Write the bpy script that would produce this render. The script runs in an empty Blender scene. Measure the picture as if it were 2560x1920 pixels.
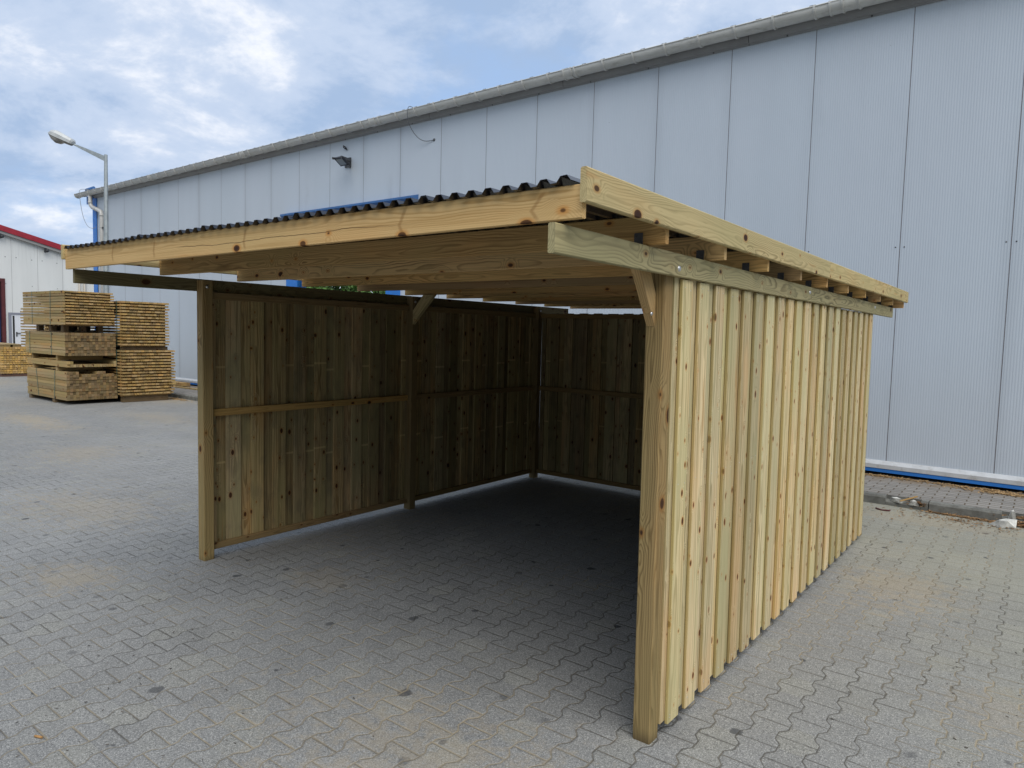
import bpy, bmesh, math, random
from mathutils import Vector, Matrix, noise as mnoise
random.seed(7)
sc = bpy.context.scene
col = sc.collection
PI = math.pi
R = math.radians

# ------------------------------------------------------------------ camera
cd = bpy.data.cameras.new('camera'); cam = bpy.data.objects.new('camera', cd); col.objects.link(cam)
cd.sensor_width = 36.0; cd.lens = 1749.53 / 2560 * 36; cd.clip_start = 0.05; cd.clip_end = 3000
RM = [[0.7928851453434776, -0.06374458400704176, 0.606027865946296],
      [0.6088309422288116, 0.041002882427598905, -0.7922396401452063],
      [0.02565209695969999, 0.9971235588643956, 0.07132025153609915]]
m = Matrix(RM).to_4x4(); m.translation = Vector((4.8898, -2.6346, 1.71885)); cam.matrix_world = m
sc.camera = cam
sc.view_settings.view_transform = 'Standard'; sc.view_settings.look = 'None'
sc.view_settings.exposure = 0.56; sc.view_settings.gamma = 1.0

# ------------------------------------------------------------------ node helper
class E:
    """a node socket with operators"""
    def __init__(s, nt, sock): s.nt = nt; s.s = sock
    def _b(s, op, o, flip=False, third=None):
        n = s.nt.nodes.new('ShaderNodeMath'); n.operation = op
        a, b = (o, s) if flip else (s, o)
        for i, v in enumerate((a, b, third)):
            if v is None: continue
            if isinstance(v, E): s.nt.links.new(v.s, n.inputs[i])
            else: n.inputs[i].default_value = v
        return E(s.nt, n.outputs[0])
    def __add__(s, o): return s._b('ADD', o)
    __radd__ = __add__
    def __sub__(s, o): return s._b('SUBTRACT', o)
    def __rsub__(s, o): return s._b('SUBTRACT', o, True)
    def __mul__(s, o): return s._b('MULTIPLY', o)
    __rmul__ = __mul__
    def __truediv__(s, o): return s._b('DIVIDE', o)
    def f(s, op, o=None): return s._b(op, o)
    def ss(s, lo, hi, a=0.0, b=1.0):
        n = s.nt.nodes.new('ShaderNodeMapRange'); n.interpolation_type = 'SMOOTHSTEP'
        s.nt.links.new(s.s, n.inputs[0])
        for i, v in enumerate((lo, hi, a, b)): n.inputs[i+1].default_value = v
        return E(s.nt, n.outputs[0])
    def lin(s, lo, hi, a=0.0, b=1.0):
        n = s.nt.nodes.new('ShaderNodeMapRange'); s.nt.links.new(s.s, n.inputs[0])
        for i, v in enumerate((lo, hi, a, b)): n.inputs[i+1].default_value = v
        return E(s.nt, n.outputs[0])
class NT:
    def __init__(s, nt): s.nt = nt
    def n(s, t, **k):
        x = s.nt.nodes.new(t)
        for a, b in k.items(): setattr(x, a, b)
        return x
    def xyz(s, v):
        x = s.n('ShaderNodeSeparateXYZ'); s.nt.links.new(v.s if isinstance(v, E) else v, x.inputs[0])
        return [E(s.nt, o) for o in x.outputs]
    def comb(s, a, b, c):
        x = s.n('ShaderNodeCombineXYZ')
        for i, v in enumerate((a, b, c)):
            if isinstance(v, E): s.nt.links.new(v.s, x.inputs[i])
            else: x.inputs[i].default_value = v
        return E(s.nt, x.outputs[0])
    def attr(s, name, out='Vector'):
        x = s.n('ShaderNodeAttribute'); x.attribute_name = name; return E(s.nt, x.outputs[out])
    def noise(s, v, scale, detail=2.0, rough=0.5, dist=0.0, out=0):
        x = s.n('ShaderNodeTexNoise'); s.nt.links.new(v.s, x.inputs['Vector'])
        x.inputs['Scale'].default_value = scale; x.inputs['Detail'].default_value = detail
        x.inputs['Roughness'].default_value = rough; x.inputs['Distortion'].default_value = dist
        return E(s.nt, x.outputs[out])
    def vor(s, v, scale, feature='F1', rnd=1.0, dims='3D'):
        x = s.n('ShaderNodeTexVoronoi'); x.feature = feature; x.voronoi_dimensions = dims
        s.nt.links.new(v.s, x.inputs['Vector']); x.inputs['Scale'].default_value = scale
        x.inputs['Randomness'].default_value = rnd
        return x
    def white(s, v):
        x = s.n('ShaderNodeTexWhiteNoise'); x.noise_dimensions = '3D'; s.nt.links.new(v.s, x.inputs['Vector'])
        return E(s.nt, x.outputs['Value'])
    def mix(s, f, a, b, mode='MIX'):
        x = s.n('ShaderNodeMix'); x.data_type = 'RGBA'; x.blend_type = mode; x.clamp_factor = True
        for i, v in ((0, f), (6, a), (7, b)):
            if isinstance(v, E): s.nt.links.new(v.s, x.inputs[i])
            elif i == 0: x.inputs[0].default_value = v
            else: x.inputs[i].default_value = (*v, 1) if len(v) == 3 else v
        return E(s.nt, x.outputs[2])
    def bump(s, h, strength=0.3, dist=0.01):
        x = s.n('ShaderNodeBump'); x.inputs['Strength'].default_value = strength
        x.inputs['Distance'].default_value = dist; s.nt.links.new(h.s, x.inputs['Height']); return x.outputs[0]
    def geo(s): return E(s.nt, s.n('ShaderNodeNewGeometry').outputs['Position'])
    def obj(s): return E(s.nt, s.n('ShaderNodeTexCoord').outputs['Object'])

def new_mat(name):
    mt = bpy.data.materials.new(name); mt.use_nodes = True
    nt = mt.node_tree; b = nt.nodes['Principled BSDF']
    return mt, NT(nt), b
def put(N, b, inp, v):
    if isinstance(v, E): N.nt.links.new(v.s, b.inputs[inp])
    elif hasattr(v, 'is_linked') or hasattr(v, 'node'): N.nt.links.new(v, b.inputs[inp])
    else: b.inputs[inp].default_value = (*v, 1) if isinstance(v, tuple) and len(v) == 3 else v

# ------------------------------------------------------------------ world and sun
SUN_DIR = Vector((0.55, -0.40, 0.95)).normalized()
w = bpy.data.worlds.new('World'); sc.world = w; w.use_nodes = True
nt = w.node_tree; N = NT(nt); bg = nt.nodes['Background']
sky = N.n('ShaderNodeTexSky'); sky.sky_type = 'NISHITA'; sky.sun_disc = False
sky.sun_elevation = math.asin(SUN_DIR.z); sky.sun_rotation = math.atan2(SUN_DIR.x, SUN_DIR.y)
sky.air_density = 1.1; sky.dust_density = 1.2; sky.ozone_density = 1.5
d = E(nt, N.n('ShaderNodeTexCoord').outputs['Generated'])
dx, dy, dz = N.xyz(d)
zz = dz.f('MAXIMUM', 0.0) + 0.28
cp = N.comb(dx / zz, dy / zz, dz * 0.4)
n1 = N.noise(cp, 1.15, 8, 0.60, 0.25)
n2 = N.noise(N.comb(dx / zz + 7.3, dy / zz + 2.1, dz), 2.1, 8, 0.60, 0.30)
n3 = N.noise(N.comb(dx / zz + 17.3, dy / zz - 5.1, dz), 0.55, 3, 0.5)
n4 = N.noise(N.comb(dx / zz - 3.3, dy / zz + 9.1, dz), 5.5, 6, 0.62, 0.2)
cover = (n1 + (n3 - 0.5) * 0.30).ss(0.31, 0.46)
bright = (n2 * 0.60 + n1 * 0.20 + n4 * 0.20)
skyb = N.mix(0.85, E(nt, sky.outputs[0]), (2.7, 3.9, 6.0))
cloud = N.mix(bright.ss(0.42, 0.53), (2.7, 3.6, 5.1), (4.1, 4.8, 6.0))
cloud = N.mix(bright.ss(0.52, 0.62), cloud, (7.0, 7.1, 7.4))
full = N.mix(cover * 0.92, skyb, cloud)
# added dimming of low sky on the carport's open side, darkens its interior
low_sky_dim = dy.ss(0.25, -0.25) * (dz + (n2 - 0.5) * 0.1).ss(0.36, 0.14)
full = N.mix(low_sky_dim * 0.85, full, (0.9, 1.1, 0.9))
below = dz.ss(-0.06, 0.0)
full = N.mix(below, (2.4, 2.4, 2.3), full)
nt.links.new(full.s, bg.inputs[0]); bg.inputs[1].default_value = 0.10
sl = bpy.data.lights.new('sun', 'SUN'); sl.energy = 1.8; sl.angle = R(60); sl.color = (1.0, 0.94, 0.84)
so = bpy.data.objects.new('sun', sl); col.objects.link(so)
so.rotation_euler = SUN_DIR.to_track_quat('Z', 'Y').to_euler()

# ------------------------------------------------------------------ tags / objects
def tag(o, label=None, cat=None, group=None, kind=None):
    if label: o['label'] = label
    if cat: o['category'] = cat
    if group: o['group'] = group
    if kind: o['kind'] = kind
    return o
def empty(name, loc=(0, 0, 0), rz=0.0):
    o = bpy.data.objects.new(name, None); col.objects.link(o); o.location = loc; o.rotation_euler = (0, 0, rz)
    o.empty_display_size = 0.2
    return o
def V(*a): return Vector(a)

class MB:
    """mesh builder; planks carry plank-local coordinates for the wood shader"""
    def __init__(s): s.v = []; s.f = []; s.w = []; s.r = []; s.e = {}; s.smooth = []; s.marks = []
    def use(s, idx): s.marks.append((len(s.f), idx))
    def _add(s, vs, fs, ws=None, r=None, smooth=False):
        k = len(s.v); s.v += [tuple(p) for p in vs]; s.f += [tuple(i + k for i in f) for f in fs]
        s.w += [tuple(q) for q in (ws or [(p[0], p[1], p[2]) for p in vs])]
        s.r += [random.random() if r is None else r] * len(vs); s.smooth += [smooth] * len(fs)
    def plank(s, p, a, b, c, ch=0.003, rnd=None, twist=0.0, seg=1, bow=0.0, c2=None):
        """p corner, a length vector, b width vector, c thickness vector"""
        p, a, b, c = map(Vector, (p, a, b, c)); L, W, T = a.length, b.length, c.length
        rnd = random.random() if rnd is None else rnd
        ch = min(ch, W * .3, T * .3)
        prof = [(ch, 0), (W - ch, 0), (W, ch), (W, T - ch), (W - ch, T), (ch, T), (0, T - ch), (0, ch)]
        vs, ws = [], []
        un, bn, cn = a.normalized(), b.normalized(), c.normalized()
        for k in range(seg + 1):
            t = k / seg; ang = twist * (t - .5); o = bow * math.sin(PI * t)
            for (x, y) in prof:
                xx, yy = x - W / 2, y - T / 2
                x2 = xx * math.cos(ang) - yy * math.sin(ang); y2 = xx * math.sin(ang) + yy * math.cos(ang)
                vs.append(p + a * t + bn * (x2 + W / 2 + o) + cn * (y2 + T / 2)); ws.append((xx, yy, t * L))
        fs = []
        for k in range(seg):
            for i in range(8):
                j = (i + 1) % 8
                fs.append((k * 8 + i, k * 8 + j, (k + 1) * 8 + j, (k + 1) * 8 + i))
        fs.append(tuple(range(7, -1, -1))); fs.append(tuple(seg * 8 + i for i in range(8)))
        if a.cross(b).dot(c) < 0: fs = [f[::-1] for f in fs]
        # profile b->c with axis a : outward when (b x c).a > 0 is reversed here
        k0 = len(s.v)
        for k in range(seg + 1):
            for i in (2, 3, 6, 7): s.e[k0 + k * 8 + i] = 1.0
        s._add(vs, fs, ws, rnd)
    def box(s, lo, hi, rnd=None):
        x0, y0, z0 = lo; x1, y1, z1 = hi
        vs = [(x0, y0, z0), (x1, y0, z0), (x1, y1, z0), (x0, y1, z0), (x0, y0, z1), (x1, y0, z1), (x1, y1, z1), (x0, y1, z1)]
        s._add(vs, [(0, 3, 2, 1), (4, 5, 6, 7), (0, 1, 5, 4), (1, 2, 6, 5), (2, 3, 7, 6), (3, 0, 4, 7)], None, rnd)
    def bar(s, p, a, b, c, rnd=None):
        """plain box from vectors with plank coordinates"""
        p, a, b, c = map(Vector, (p, a, b, c)); vs, ws = [], []
        L, W, T = a.length, b.length, c.length
        for k in (0, 1):
            for (i, j) in ((0, 0), (1, 0), (1, 1), (0, 1)):
                vs.append(p + a * k + b * i + c * j); ws.append((W * (i - .5), T * (j - .5), L * k))
        fs = [(0, 3, 2, 1), (4, 5, 6, 7), (0, 1, 5, 4), (1, 2, 6, 5), (2, 3, 7, 6), (3, 0, 4, 7)]
        if b.cross(c).dot(a) < 0: fs = [f[::-1] for f in fs]
        s._add(vs, fs, ws, rnd)
    def tube(s, pts, r, n=10, r2=None, cap=True):
        pts = [Vector(p) for p in pts]; vs = []; m = len(pts)
        prev = None
        for k, p in enumerate(pts):
            d = (pts[min(k + 1, m - 1)] - pts[max(k - 1, 0)]).normalized()
            u = d.cross(V(0, 0, 1)) if abs(d.z) < .95 else d.cross(V(0, 1, 0))
            if prev is not None:
                u = prev - d * prev.dot(d)
            u.normalize(); prev = u; v = d.cross(u)
            rr = r if r2 is None else r + (r2 - r) * k / (m - 1)
            for i in range(n):
                t = 2 * PI * i / n; vs.append(p + u * rr * math.cos(t) + v * rr * math.sin(t))
        fs = [(k * n + i, k * n + (i + 1) % n, (k + 1) * n + (i + 1) % n, (k + 1) * n + i) for k in range(m - 1) for i in range(n)]
        s._add(vs, fs, None, 0.5, True)
        if cap:
            k0 = len(s.v) - len(vs)
            s.f += [tuple(k0 + i for i in range(n - 1, -1, -1)), tuple(k0 + (m - 1) * n + i for i in range(n))]; s.smooth += [False, False]
    def dome(s, c, nrm, r, h, n=10):
        c = Vector(c); nrm = Vector(nrm).normalized(); u = nrm.orthogonal().normalized(); v = nrm.cross(u)
        vs = []
        for q in range(3):
            a = q * PI / 6; rr = r * math.cos(a); hh = h * math.sin(a)
            vs += [c + u * rr * math.cos(2 * PI * i / n) + v * rr * math.sin(2 * PI * i / n) + nrm * hh for i in range(n)]
        vs.append(c + nrm * h)
        fs = [(k * n + i, k * n + (i + 1) % n, (k + 1) * n + (i + 1) % n, (k + 1) * n + i) for k in range(2) for i in range(n)]
        fs += [(2 * n + i, 2 * n + (i + 1) % n, 3 * n) for i in range(n)]
        s._add(vs, fs, None, 0.5, True)
    def extrude(s, prof, a, b, cap=True, smooth=False):
        """prof: list of 3D points (closed outline); extruded from offset a to offset b"""
        a, b = Vector(a), Vector(b); n = len(prof)
        vs = [Vector(p) + a for p in prof] + [Vector(p) + b for p in prof]
        fs = [(i, (i + 1) % n, n + (i + 1) % n, n + i) for i in range(n)]
        s._add(vs, fs, None, 0.5, smooth)
        k0 = len(s.v) - 2 * n
        if cap: s.f += [tuple(k0 + i for i in range(n - 1, -1, -1)), tuple(k0 + n + i for i in range(n))]; s.smooth += [False, False]
    def ribbon(s, prof, a, b, smooth=False):
        a, b = Vector(a), Vector(b); n = len(prof)
        vs = [Vector(p) + a for p in prof] + [Vector(p) + b for p in prof]
        s._add(vs, [(i, i + 1, n + i + 1, n + i) for i in range(n - 1)], None, 0.5, smooth)
    def build(s, name, mat, parent=None, fixn=True):
        me = bpy.data.meshes.new(name); me.from_pydata(s.v, [], s.f); me.update()
        me.polygons.foreach_set('use_smooth', s.smooth)
        at = me.attributes.new('wuv', 'FLOAT_VECTOR', 'POINT'); at.data.foreach_set('vector', [x for q in s.w for x in q])
        at = me.attributes.new('wrnd', 'FLOAT', 'POINT'); at.data.foreach_set('value', s.r)
        at = me.attributes.new('wedge', 'FLOAT', 'POINT'); at.data.foreach_set('value', [s.e.get(i, 0.0) for i in range(len(s.v))])
        if fixn:
            bm = bmesh.new(); bm.from_mesh(me); bmesh.ops.recalc_face_normals(bm, faces=bm.faces); bm.to_mesh(me); bm.free()
        for mm in (mat if isinstance(mat, (list, tuple)) else [mat]): me.materials.append(mm)
        if s.marks:
            mi = [0] * len(s.f)
            for st, ix in s.marks:
                for q in range(st, len(mi)): mi[q] = ix
            me.polygons.foreach_set('material_index', mi)
        o = bpy.data.objects.new(name, me); col.objects.link(o)
        if parent: o.parent = parent
        return o

# ------------------------------------------------------------------ materials
def wood(name, light, dark, tone=0.25, lines=0.45, knots=0.45, green=0.35, marks=0.0, rough=0.72, sp=0.0075, grain=0.25, spread=(0.09, 0.06), kscale=10.0, crack=False, hue=0.004, edge=0.0, stain=0.0, kcol=(0.060, 0.024, 0.011), eyek=0.7, foot=0.0):
    mt, N, b = new_mat(name)
    p = N.attr('wuv'); r = N.attr('wrnd', 'Fac'); x, y, z = N.xyz(p)
    r2 = (r * 57.31).f('FRACT'); r3 = (r * 131.7).f('FRACT'); r4 = (r * 311.9).f('FRACT')
    ox, oy, oz = r * 91.7, r * 37.3, r * 153.1
    nA = N.noise(N.comb(x + ox, y + oy, z * 0.22 + oz), 4.5, 3, 0.5, out=1)
    ax, ay, az = N.xyz(nA)
    nB = N.noise(N.comb(x + ox, y + oy, z * 0.35 + oz), 16, 3, 0.55)
    # knots
    kv = N.vor(N.comb(x + y * 0.8 + ox, z * 0.60 + oz, 0.0), kscale, dims='2D')
    kd = E(N.nt, kv.outputs['Distance']); kc = N.xyz(E(N.nt, kv.outputs['Color']))
    kdj = kd + (nB - 0.5) * 0.05
    act = kc[0].ss(1 - knots - 0.01, 1 - knots + 0.01)
    bump = act * kd.ss(0.05, 0.33, 1.0, 0.0)
    xx = x + (ax - 0.5) * spread[0] + (r2 - 0.5) * 0.07 + (nB - 0.5) * 0.008
    yy = y + (ay - 0.5) * spread[1] + 0.03 + r3 * 0.05
    rad = (xx * xx + yy * yy).f('SQRT') + bump * 0.022
    ph = (rad * (1.0 / sp)).f('FRACT')
    line = ph.ss(0.35, 0.86) * (1 - ph.ss(0.90, 1.0))
    mod = N.noise(N.comb(x + ox, y + oy, z * 0.15 + oz), 7, 2).ss(0.3, 0.7, 0.35, 1.0)
    fib = N.noise(N.comb(x * 1.0 + ox, y + oy, z * 0.02 + oz), 260, 3, 0.65)
    low = N.noise(N.comb(x * 0.8 + ox, y * .8 + oy, z * 0.22 + oz), 6, 3, 0.5)
    c = N.mix(line * mod * lines, light, dark)
    fib2 = N.noise(N.comb(x + ox + 9.0, y + oy, z * 0.012 + oz), 75, 2, 0.6)
    c = N.mix(fib2.ss(0.45, 0.72) * grain * 0.9, c, dark)
    c = N.mix((fib - 0.5) * grain + 0.5 * grain * 0.0, c, dark)
    gr = tuple(v * k for v, k in zip(light, (0.70, 0.79, 0.74)))
    c = N.mix(low.ss(0.42, 0.70) * green, c, gr)
    warm = tuple(v * k for v, k in zip(light, (1.02, 0.80, 0.66)))
    c = N.mix(low.ss(0.48, 0.28) * 0.35 * green * 2.0, c, warm)
    if stain:
        bl = N.noise(N.comb(x * 1.2 + ox, y + oy, z * 0.5 + oz + 40), 7.5, 4, 0.6)
        c = N.mix((bl.ss(0.48, 0.66) + act * kd.ss(0.35, 0.1) * 0.5) * stain, c, (0.10, 0.088, 0.066))
    # pith streaks
    st = N.noise(N.comb(x * 1.0 + ox + 3.0, y + oy, z * 0.06 + oz), 24, 2).ss(0.66, 0.74)
    c = N.mix(st * 0.35, c, tuple(v * k for v, k in zip(light, (0.75, 0.45, 0.28))))
    # knots: halo then core
    kr = 0.085 + 0 * kd
    krs = 0.025 + kc[1] * kc[1] * 0.105
    halo = act * (kdj - krs).ss(0.0, 0.09, 1.0, 0.0)
    core = act * (kdj - krs).ss(-0.015, 0.012, 1.0, 0.0)
    c = N.mix(halo * 0.55, c, tuple(v * k for v, k in zip(light, (0.78, 0.48, 0.28))))
    c = N.mix(core * (0.70 + 0.3 * kc[1]), c, kcol)
    eye = act * (kdj - krs * 0.55).ss(-0.01, 0.01, 1.0, 0.0)
    c = N.mix(eye * kc[2] * eyek, c, (0.02, 0.012, 0.01))
    if crack:
        wv_ = (N.noise(N.comb(z, 0.0, 3.0), 2.2, 3) - 0.5) * 0.05 + (N.noise(N.comb(z, 0.0, 9.0), 30, 2) - 0.5) * 0.004 - 0.006
        dc = (x - wv_).f('ABSOLUTE').ss(0.0006, 0.0024, 1.0, 0.0) * z.ss(1.35, 1.5) * z.ss(3.2, 2.7)
        c = N.mix(dc * 0.85, c, (0.06, 0.035, 0.015))
        for z0_, s_ in ((0.66, .25), (1.15, .2), (2.0, .35), (3.02, .55), (3.62, .9)):
            vv = (z - z0_ - (x + 0.012).f('ABSOLUTE') * s_ * (1.0 + 0 * x) - (nB - 0.5) * 0.012).f('ABSOLUTE')
            c = N.mix(vv.ss(0.002, 0.014, 0.42, 0.0) * (x.f('ABSOLUTE')).ss(0.055, 0.03), c, (0.24, 0.12, 0.045))
    if marks:
        zz0 = (r4 - 0.5) * 0.08
        b1 = (z - (0.62 + zz0)).f('ABSOLUTE').ss(0.006, 0.010, 1.0, 0.0)
        b2 = (z - (1.34 + zz0)).f('ABSOLUTE').ss(0.006, 0.010, 1.0, 0.0)
        keep = r2.ss(0.68, 0.69)
        c = N.mix((b1 + b2) * keep * marks, c, tuple(min(1, v * 1.7) for v in light))
    if foot:
        c = N.mix((z + (low - 0.5) * 0.25).ss(0.09, 0.0) * foot, c, (0.06, 0.042, 0.025))
    if edge:
        c = N.mix(N.attr('wedge', 'Fac') * edge, c, tuple(v * k for v, k in zip(light, (0.50, 0.47, 0.30))))
    tn = (r3 - 0.5) * 2 * tone
    hs = N.n('ShaderNodeHueSaturation'); N.nt.links.new(c.s, hs.inputs['Color'])
    N.nt.links.new((1.0 + tn).s, hs.inputs['Value']); N.nt.links.new((0.94 + r4 * 0.16).s, hs.inputs['Saturation'])
    N.nt.links.new((0.5 - hue * 0.5 + r2 * hue).s, hs.inputs['Hue'])
    N.nt.links.new(hs.outputs[0], b.inputs['Base Color'])
    b.inputs['Roughness'].default_value = rough
    b.inputs['Specular IOR Level'].default_value = 0.25
    h = line * -0.35 + fib * 0.6 + core * -0.5
    N.nt.links.new(N.bump(h, 0.35, 0.0012), b.inputs['Normal'])
    return mt

W_PALE = wood('pale_treated_pine', (0.69, 0.56, 0.33), (0.27, 0.20, 0.09), tone=0.22, lines=0.80, knots=0.62, green=0.75, grain=0.90, kscale=12, edge=0.60, hue=0.006, kcol=(0.17, 0.065, 0.022), eyek=0.75)
W_POST = wood('post_pine', (0.37, 0.265, 0.13), (0.115, 0.076, 0.03), tone=0.07, lines=0.75, knots=0.95, green=0.45, sp=0.010, grain=0.55, kscale=5.5, spread=(0.12, 0.10), foot=0.8, eyek=0.9)
W_POSTSHADE = wood('shaded_post_pine', (0.24, 0.175, 0.085), (0.08, 0.055, 0.025), tone=0.07, lines=0.7, knots=0.5, sp=0.010, grain=0.4, kscale=6, spread=(0.12, 0.10))  # posts behind the front pair: post pine darkened to paint in interior shade
W_BRACE = wood('golden_brace_pine', (0.56, 0.36, 0.15), (0.25, 0.15, 0.06), tone=0.05, lines=0.6, knots=0.4, grain=0.4)
W_BEAM = wood('green_beam_pine', (0.42, 0.36, 0.185), (0.16, 0.138, 0.066), tone=0.06, lines=1.0, knots=0.55, green=0.3, sp=0.0070, spread=(0.16, 0.14), grain=0.45, kscale=7)
W_BEAMSHADE = wood('roof_shaded_beam_pine', (0.20, 0.165, 0.085), (0.09, 0.072, 0.036), tone=0.06, lines=0.9, knots=0.5, green=0.3, sp=0.0070, spread=(0.16, 0.14), grain=0.45, kscale=7)  # left beam: shade under the roof put into the wood colour
W_FASC = wood('golden_fascia_pine', (0.71, 0.50, 0.255), (0.36, 0.205, 0.075), tone=0.05, lines=0.55, knots=0.35, green=0.25, sp=0.0050, spread=(0.07, 0.05), grain=0.5, crack=True, kscale=6)
W_SIDE = wood('pale_fascia_pine', (0.58, 0.465, 0.245), (0.25, 0.19, 0.085), tone=0.06, lines=0.80, knots=0.70, green=0.4, sp=0.0075, spread=(0.15, 0.12), grain=0.45, kscale=8)
W_RAFT = wood('rafter_pine', (0.58, 0.38, 0.175), (0.17, 0.10, 0.04), tone=0.24, lines=0.85, knots=0.50, green=0.45, sp=0.0065, spread=(0.12, 0.09), grain=0.5, kscale=7)
W_INNER = wood('shaded_panel_pine', (0.44, 0.335, 0.18), (0.13, 0.09, 0.04), tone=0.36, lines=0.80, knots=0.62, green=0.8, marks=0.4, grain=0.95, kscale=10, stain=0.32)  # same timber as the outer boards, colour lowered to stand for interior shade
W_RAIL = wood('rail_pine', (0.30, 0.20, 0.085), (0.12, 0.075, 0.03), tone=0.10, lines=0.6, knots=0.4)
W_RAILG = wood('golden_rail_pine', (0.52, 0.33, 0.13), (0.20, 0.12, 0.045), tone=0.05, lines=0.5, knots=0.3)
W_STACK = wood('stacked_pine', (0.43, 0.305, 0.145), (0.18, 0.125, 0.055), tone=0.24, lines=0.7, knots=0.6, green=0.7, grain=0.5, kscale=5)
W_ENDS = wood('timber_end_grain', (0.235, 0.16, 0.08), (0.085, 0.056, 0.028), tone=0.38, lines=0.3, knots=0.0, green=0.8)
W_LATH = wood('lath_pine', (0.46, 0.31, 0.135), (0.18, 0.115, 0.05), tone=0.26, lines=0.3, knots=0.3, green=0.5, kscale=16)
W_YELL = wood('yellow_fresh_pine', (0.58, 0.375, 0.145), (0.30, 0.18, 0.06), tone=0.30, lines=0.3, knots=0.2, green=0.5)
W_DARK = wood('weathered_pallet_wood', (0.17, 0.12, 0.07), (0.08, 0.055, 0.035), tone=0.3, lines=0.4, knots=0.3, green=0.3)

def simple(name, c, rough=0.5, metal=0.0, var=0.0, scale=3.0, spec=0.5, bumpy=0.0, dirt=None, stretch=(1, 1, 1)):
    mt, N, b = new_mat(name)
    p = N.obj(); x, y, z = N.xyz(p); q = N.comb(x * stretch[0], y * stretch[1], z * stretch[2])
    if var or dirt:
        n = N.noise(q, scale, 5, 0.6)
        cc = N.mix(n.ss(0.3, 0.7), tuple(v * (1 - var) for v in c), tuple(min(1, v * (1 + var)) for v in c))
        if dirt:
            n2 = N.noise(q, scale * 2.3, 6, 0.65)
            cc = N.mix(n2.ss(0.5, 0.75) * dirt[1], cc, dirt[0])
        put(N, b, 'Base Color', cc)
        if bumpy: N.nt.links.new(N.bump(n, bumpy, 0.01), b.inputs['Normal'])
    else: put(N, b, 'Base Color', c)
    b.inputs['Roughness'].default_value = rough; b.inputs['Metallic'].default_value = metal
    b.inputs['Specular IOR Level'].default_value = spec
    return mt
M_BLACK = simple('black_pvc_sheet', (0.012, 0.013, 0.019), 0.2, spec=0.7)
M_BOLT = simple('zinc_bolt', (0.62, 0.62, 0.62), 0.3, 0.9)
M_BRKT = simple('dark_steel_bracket', (0.10, 0.10, 0.105), 0.45, 0.7, var=0.2, scale=30)
M_GUT = simple('weathered_gutter_metal', (0.60, 0.60, 0.575), 0.5, 0.1, var=0.08, scale=4, dirt=((0.22, 0.205, 0.17), 0.45), stretch=(0.6, 1, 3))
M_FLASH = simple('dark_flashing', (0.28, 0.285, 0.295), 0.5, 0.0, var=0.08)
M_ROOF = simple('hall_roof_sheet', (0.42, 0.41, 0.39), 0.5, 0.3, var=0.15)
M_TRIMW = simple('white_base_profile', (0.52, 0.54, 0.56), 0.35, 0.0, var=0.1, scale=4, dirt=((0.25, 0.22, 0.18), 0.5))
M_BLUE = simple('blue_painted_steel', (0.025, 0.19, 0.62), 0.42, 0.0, var=0.10, scale=2, dirt=((0.05, 0.11, 0.25), 0.4))
M_BLUE2 = simple('dull_blue_canopy', (0.05, 0.145, 0.36), 0.4, 0.0, var=0.1)
M_PIPE = simple('pale_downpipe', (0.55, 0.54, 0.52), 0.4, 0.1, var=0.08, dirt=((0.3, 0.27, 0.22), 0.3))
M_GALV = simple('galvanised_steel', (0.33, 0.37, 0.385), 0.5, 0.35, var=0.14, scale=9)
M_LUM = simple('lamp_housing', (0.50, 0.52, 0.52), 0.45, 0.1, var=0.12, scale=5)
M_REDT = simple('red_roof_trim', (0.34, 0.022, 0.035), 0.4, 0.1, var=0.12)
M_REDF = simple('dull_red_frame', (0.10, 0.022, 0.022), 0.5, var=0.15)
M_DOORW = simple('white_door_leaf', (0.72, 0.74, 0.78), 0.4, var=0.03)
M_DFRM = simple('lilac_grey_frame', (0.25, 0.26, 0.31), 0.45)
M_VOID = simple('dark_interior', (0.02, 0.02, 0.022), 0.8)
M_STRAP = simple('green_strapping_band', (0.07, 0.14, 0.11), 0.4)
M_WIRE = simple('grey_cable', (0.10, 0.11, 0.12), 0.5)
M_WIRE2 = simple('thin_grey_wire', (0.30, 0.33, 0.36), 0.5)
M_GLASSL = simple('floodlight_glass', (0.30, 0.31, 0.27), 0.12, spec=0.8)
M_BLK = simple('black_lamp_body', (0.016, 0.016, 0.02), 0.4)
M_KERB = simple('kerb_concrete', (0.155, 0.157, 0.145), 0.9, var=0.25, scale=9, bumpy=0.6, dirt=((0.09, 0.085, 0.07), 0.6))
M_BROKEN = simple('broken_concrete', (0.30, 0.30, 0.28), 0.9, var=0.4, scale=14, bumpy=0.8, dirt=((0.5, 0.5, 0.47), 0.5))
M_PAINTED = simple('old_white_kerb_paint', (0.60, 0.60, 0.57), 0.85, var=0.25, scale=20, dirt=((0.3, 0.29, 0.26), 0.7))
M_SAWD = simple('sawdust', (0.36, 0.235, 0.11), 0.95, var=0.3, scale=40, bumpy=0.8)
M_CHIP = simple('wood_chip', (0.25, 0.15, 0.07), 0.9, var=0.45, scale=8)
M_BARK = simple('tree_bark', (0.09, 0.07, 0.05), 0.9, var=0.3, scale=10)
M_LEAF = simple('green_leaves', (0.07, 0.16, 0.025), 0.6, var=0.6, scale=1.5)
M_CIG = simple('cork_stub', (0.40, 0.22, 0.08), 0.8)

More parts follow.
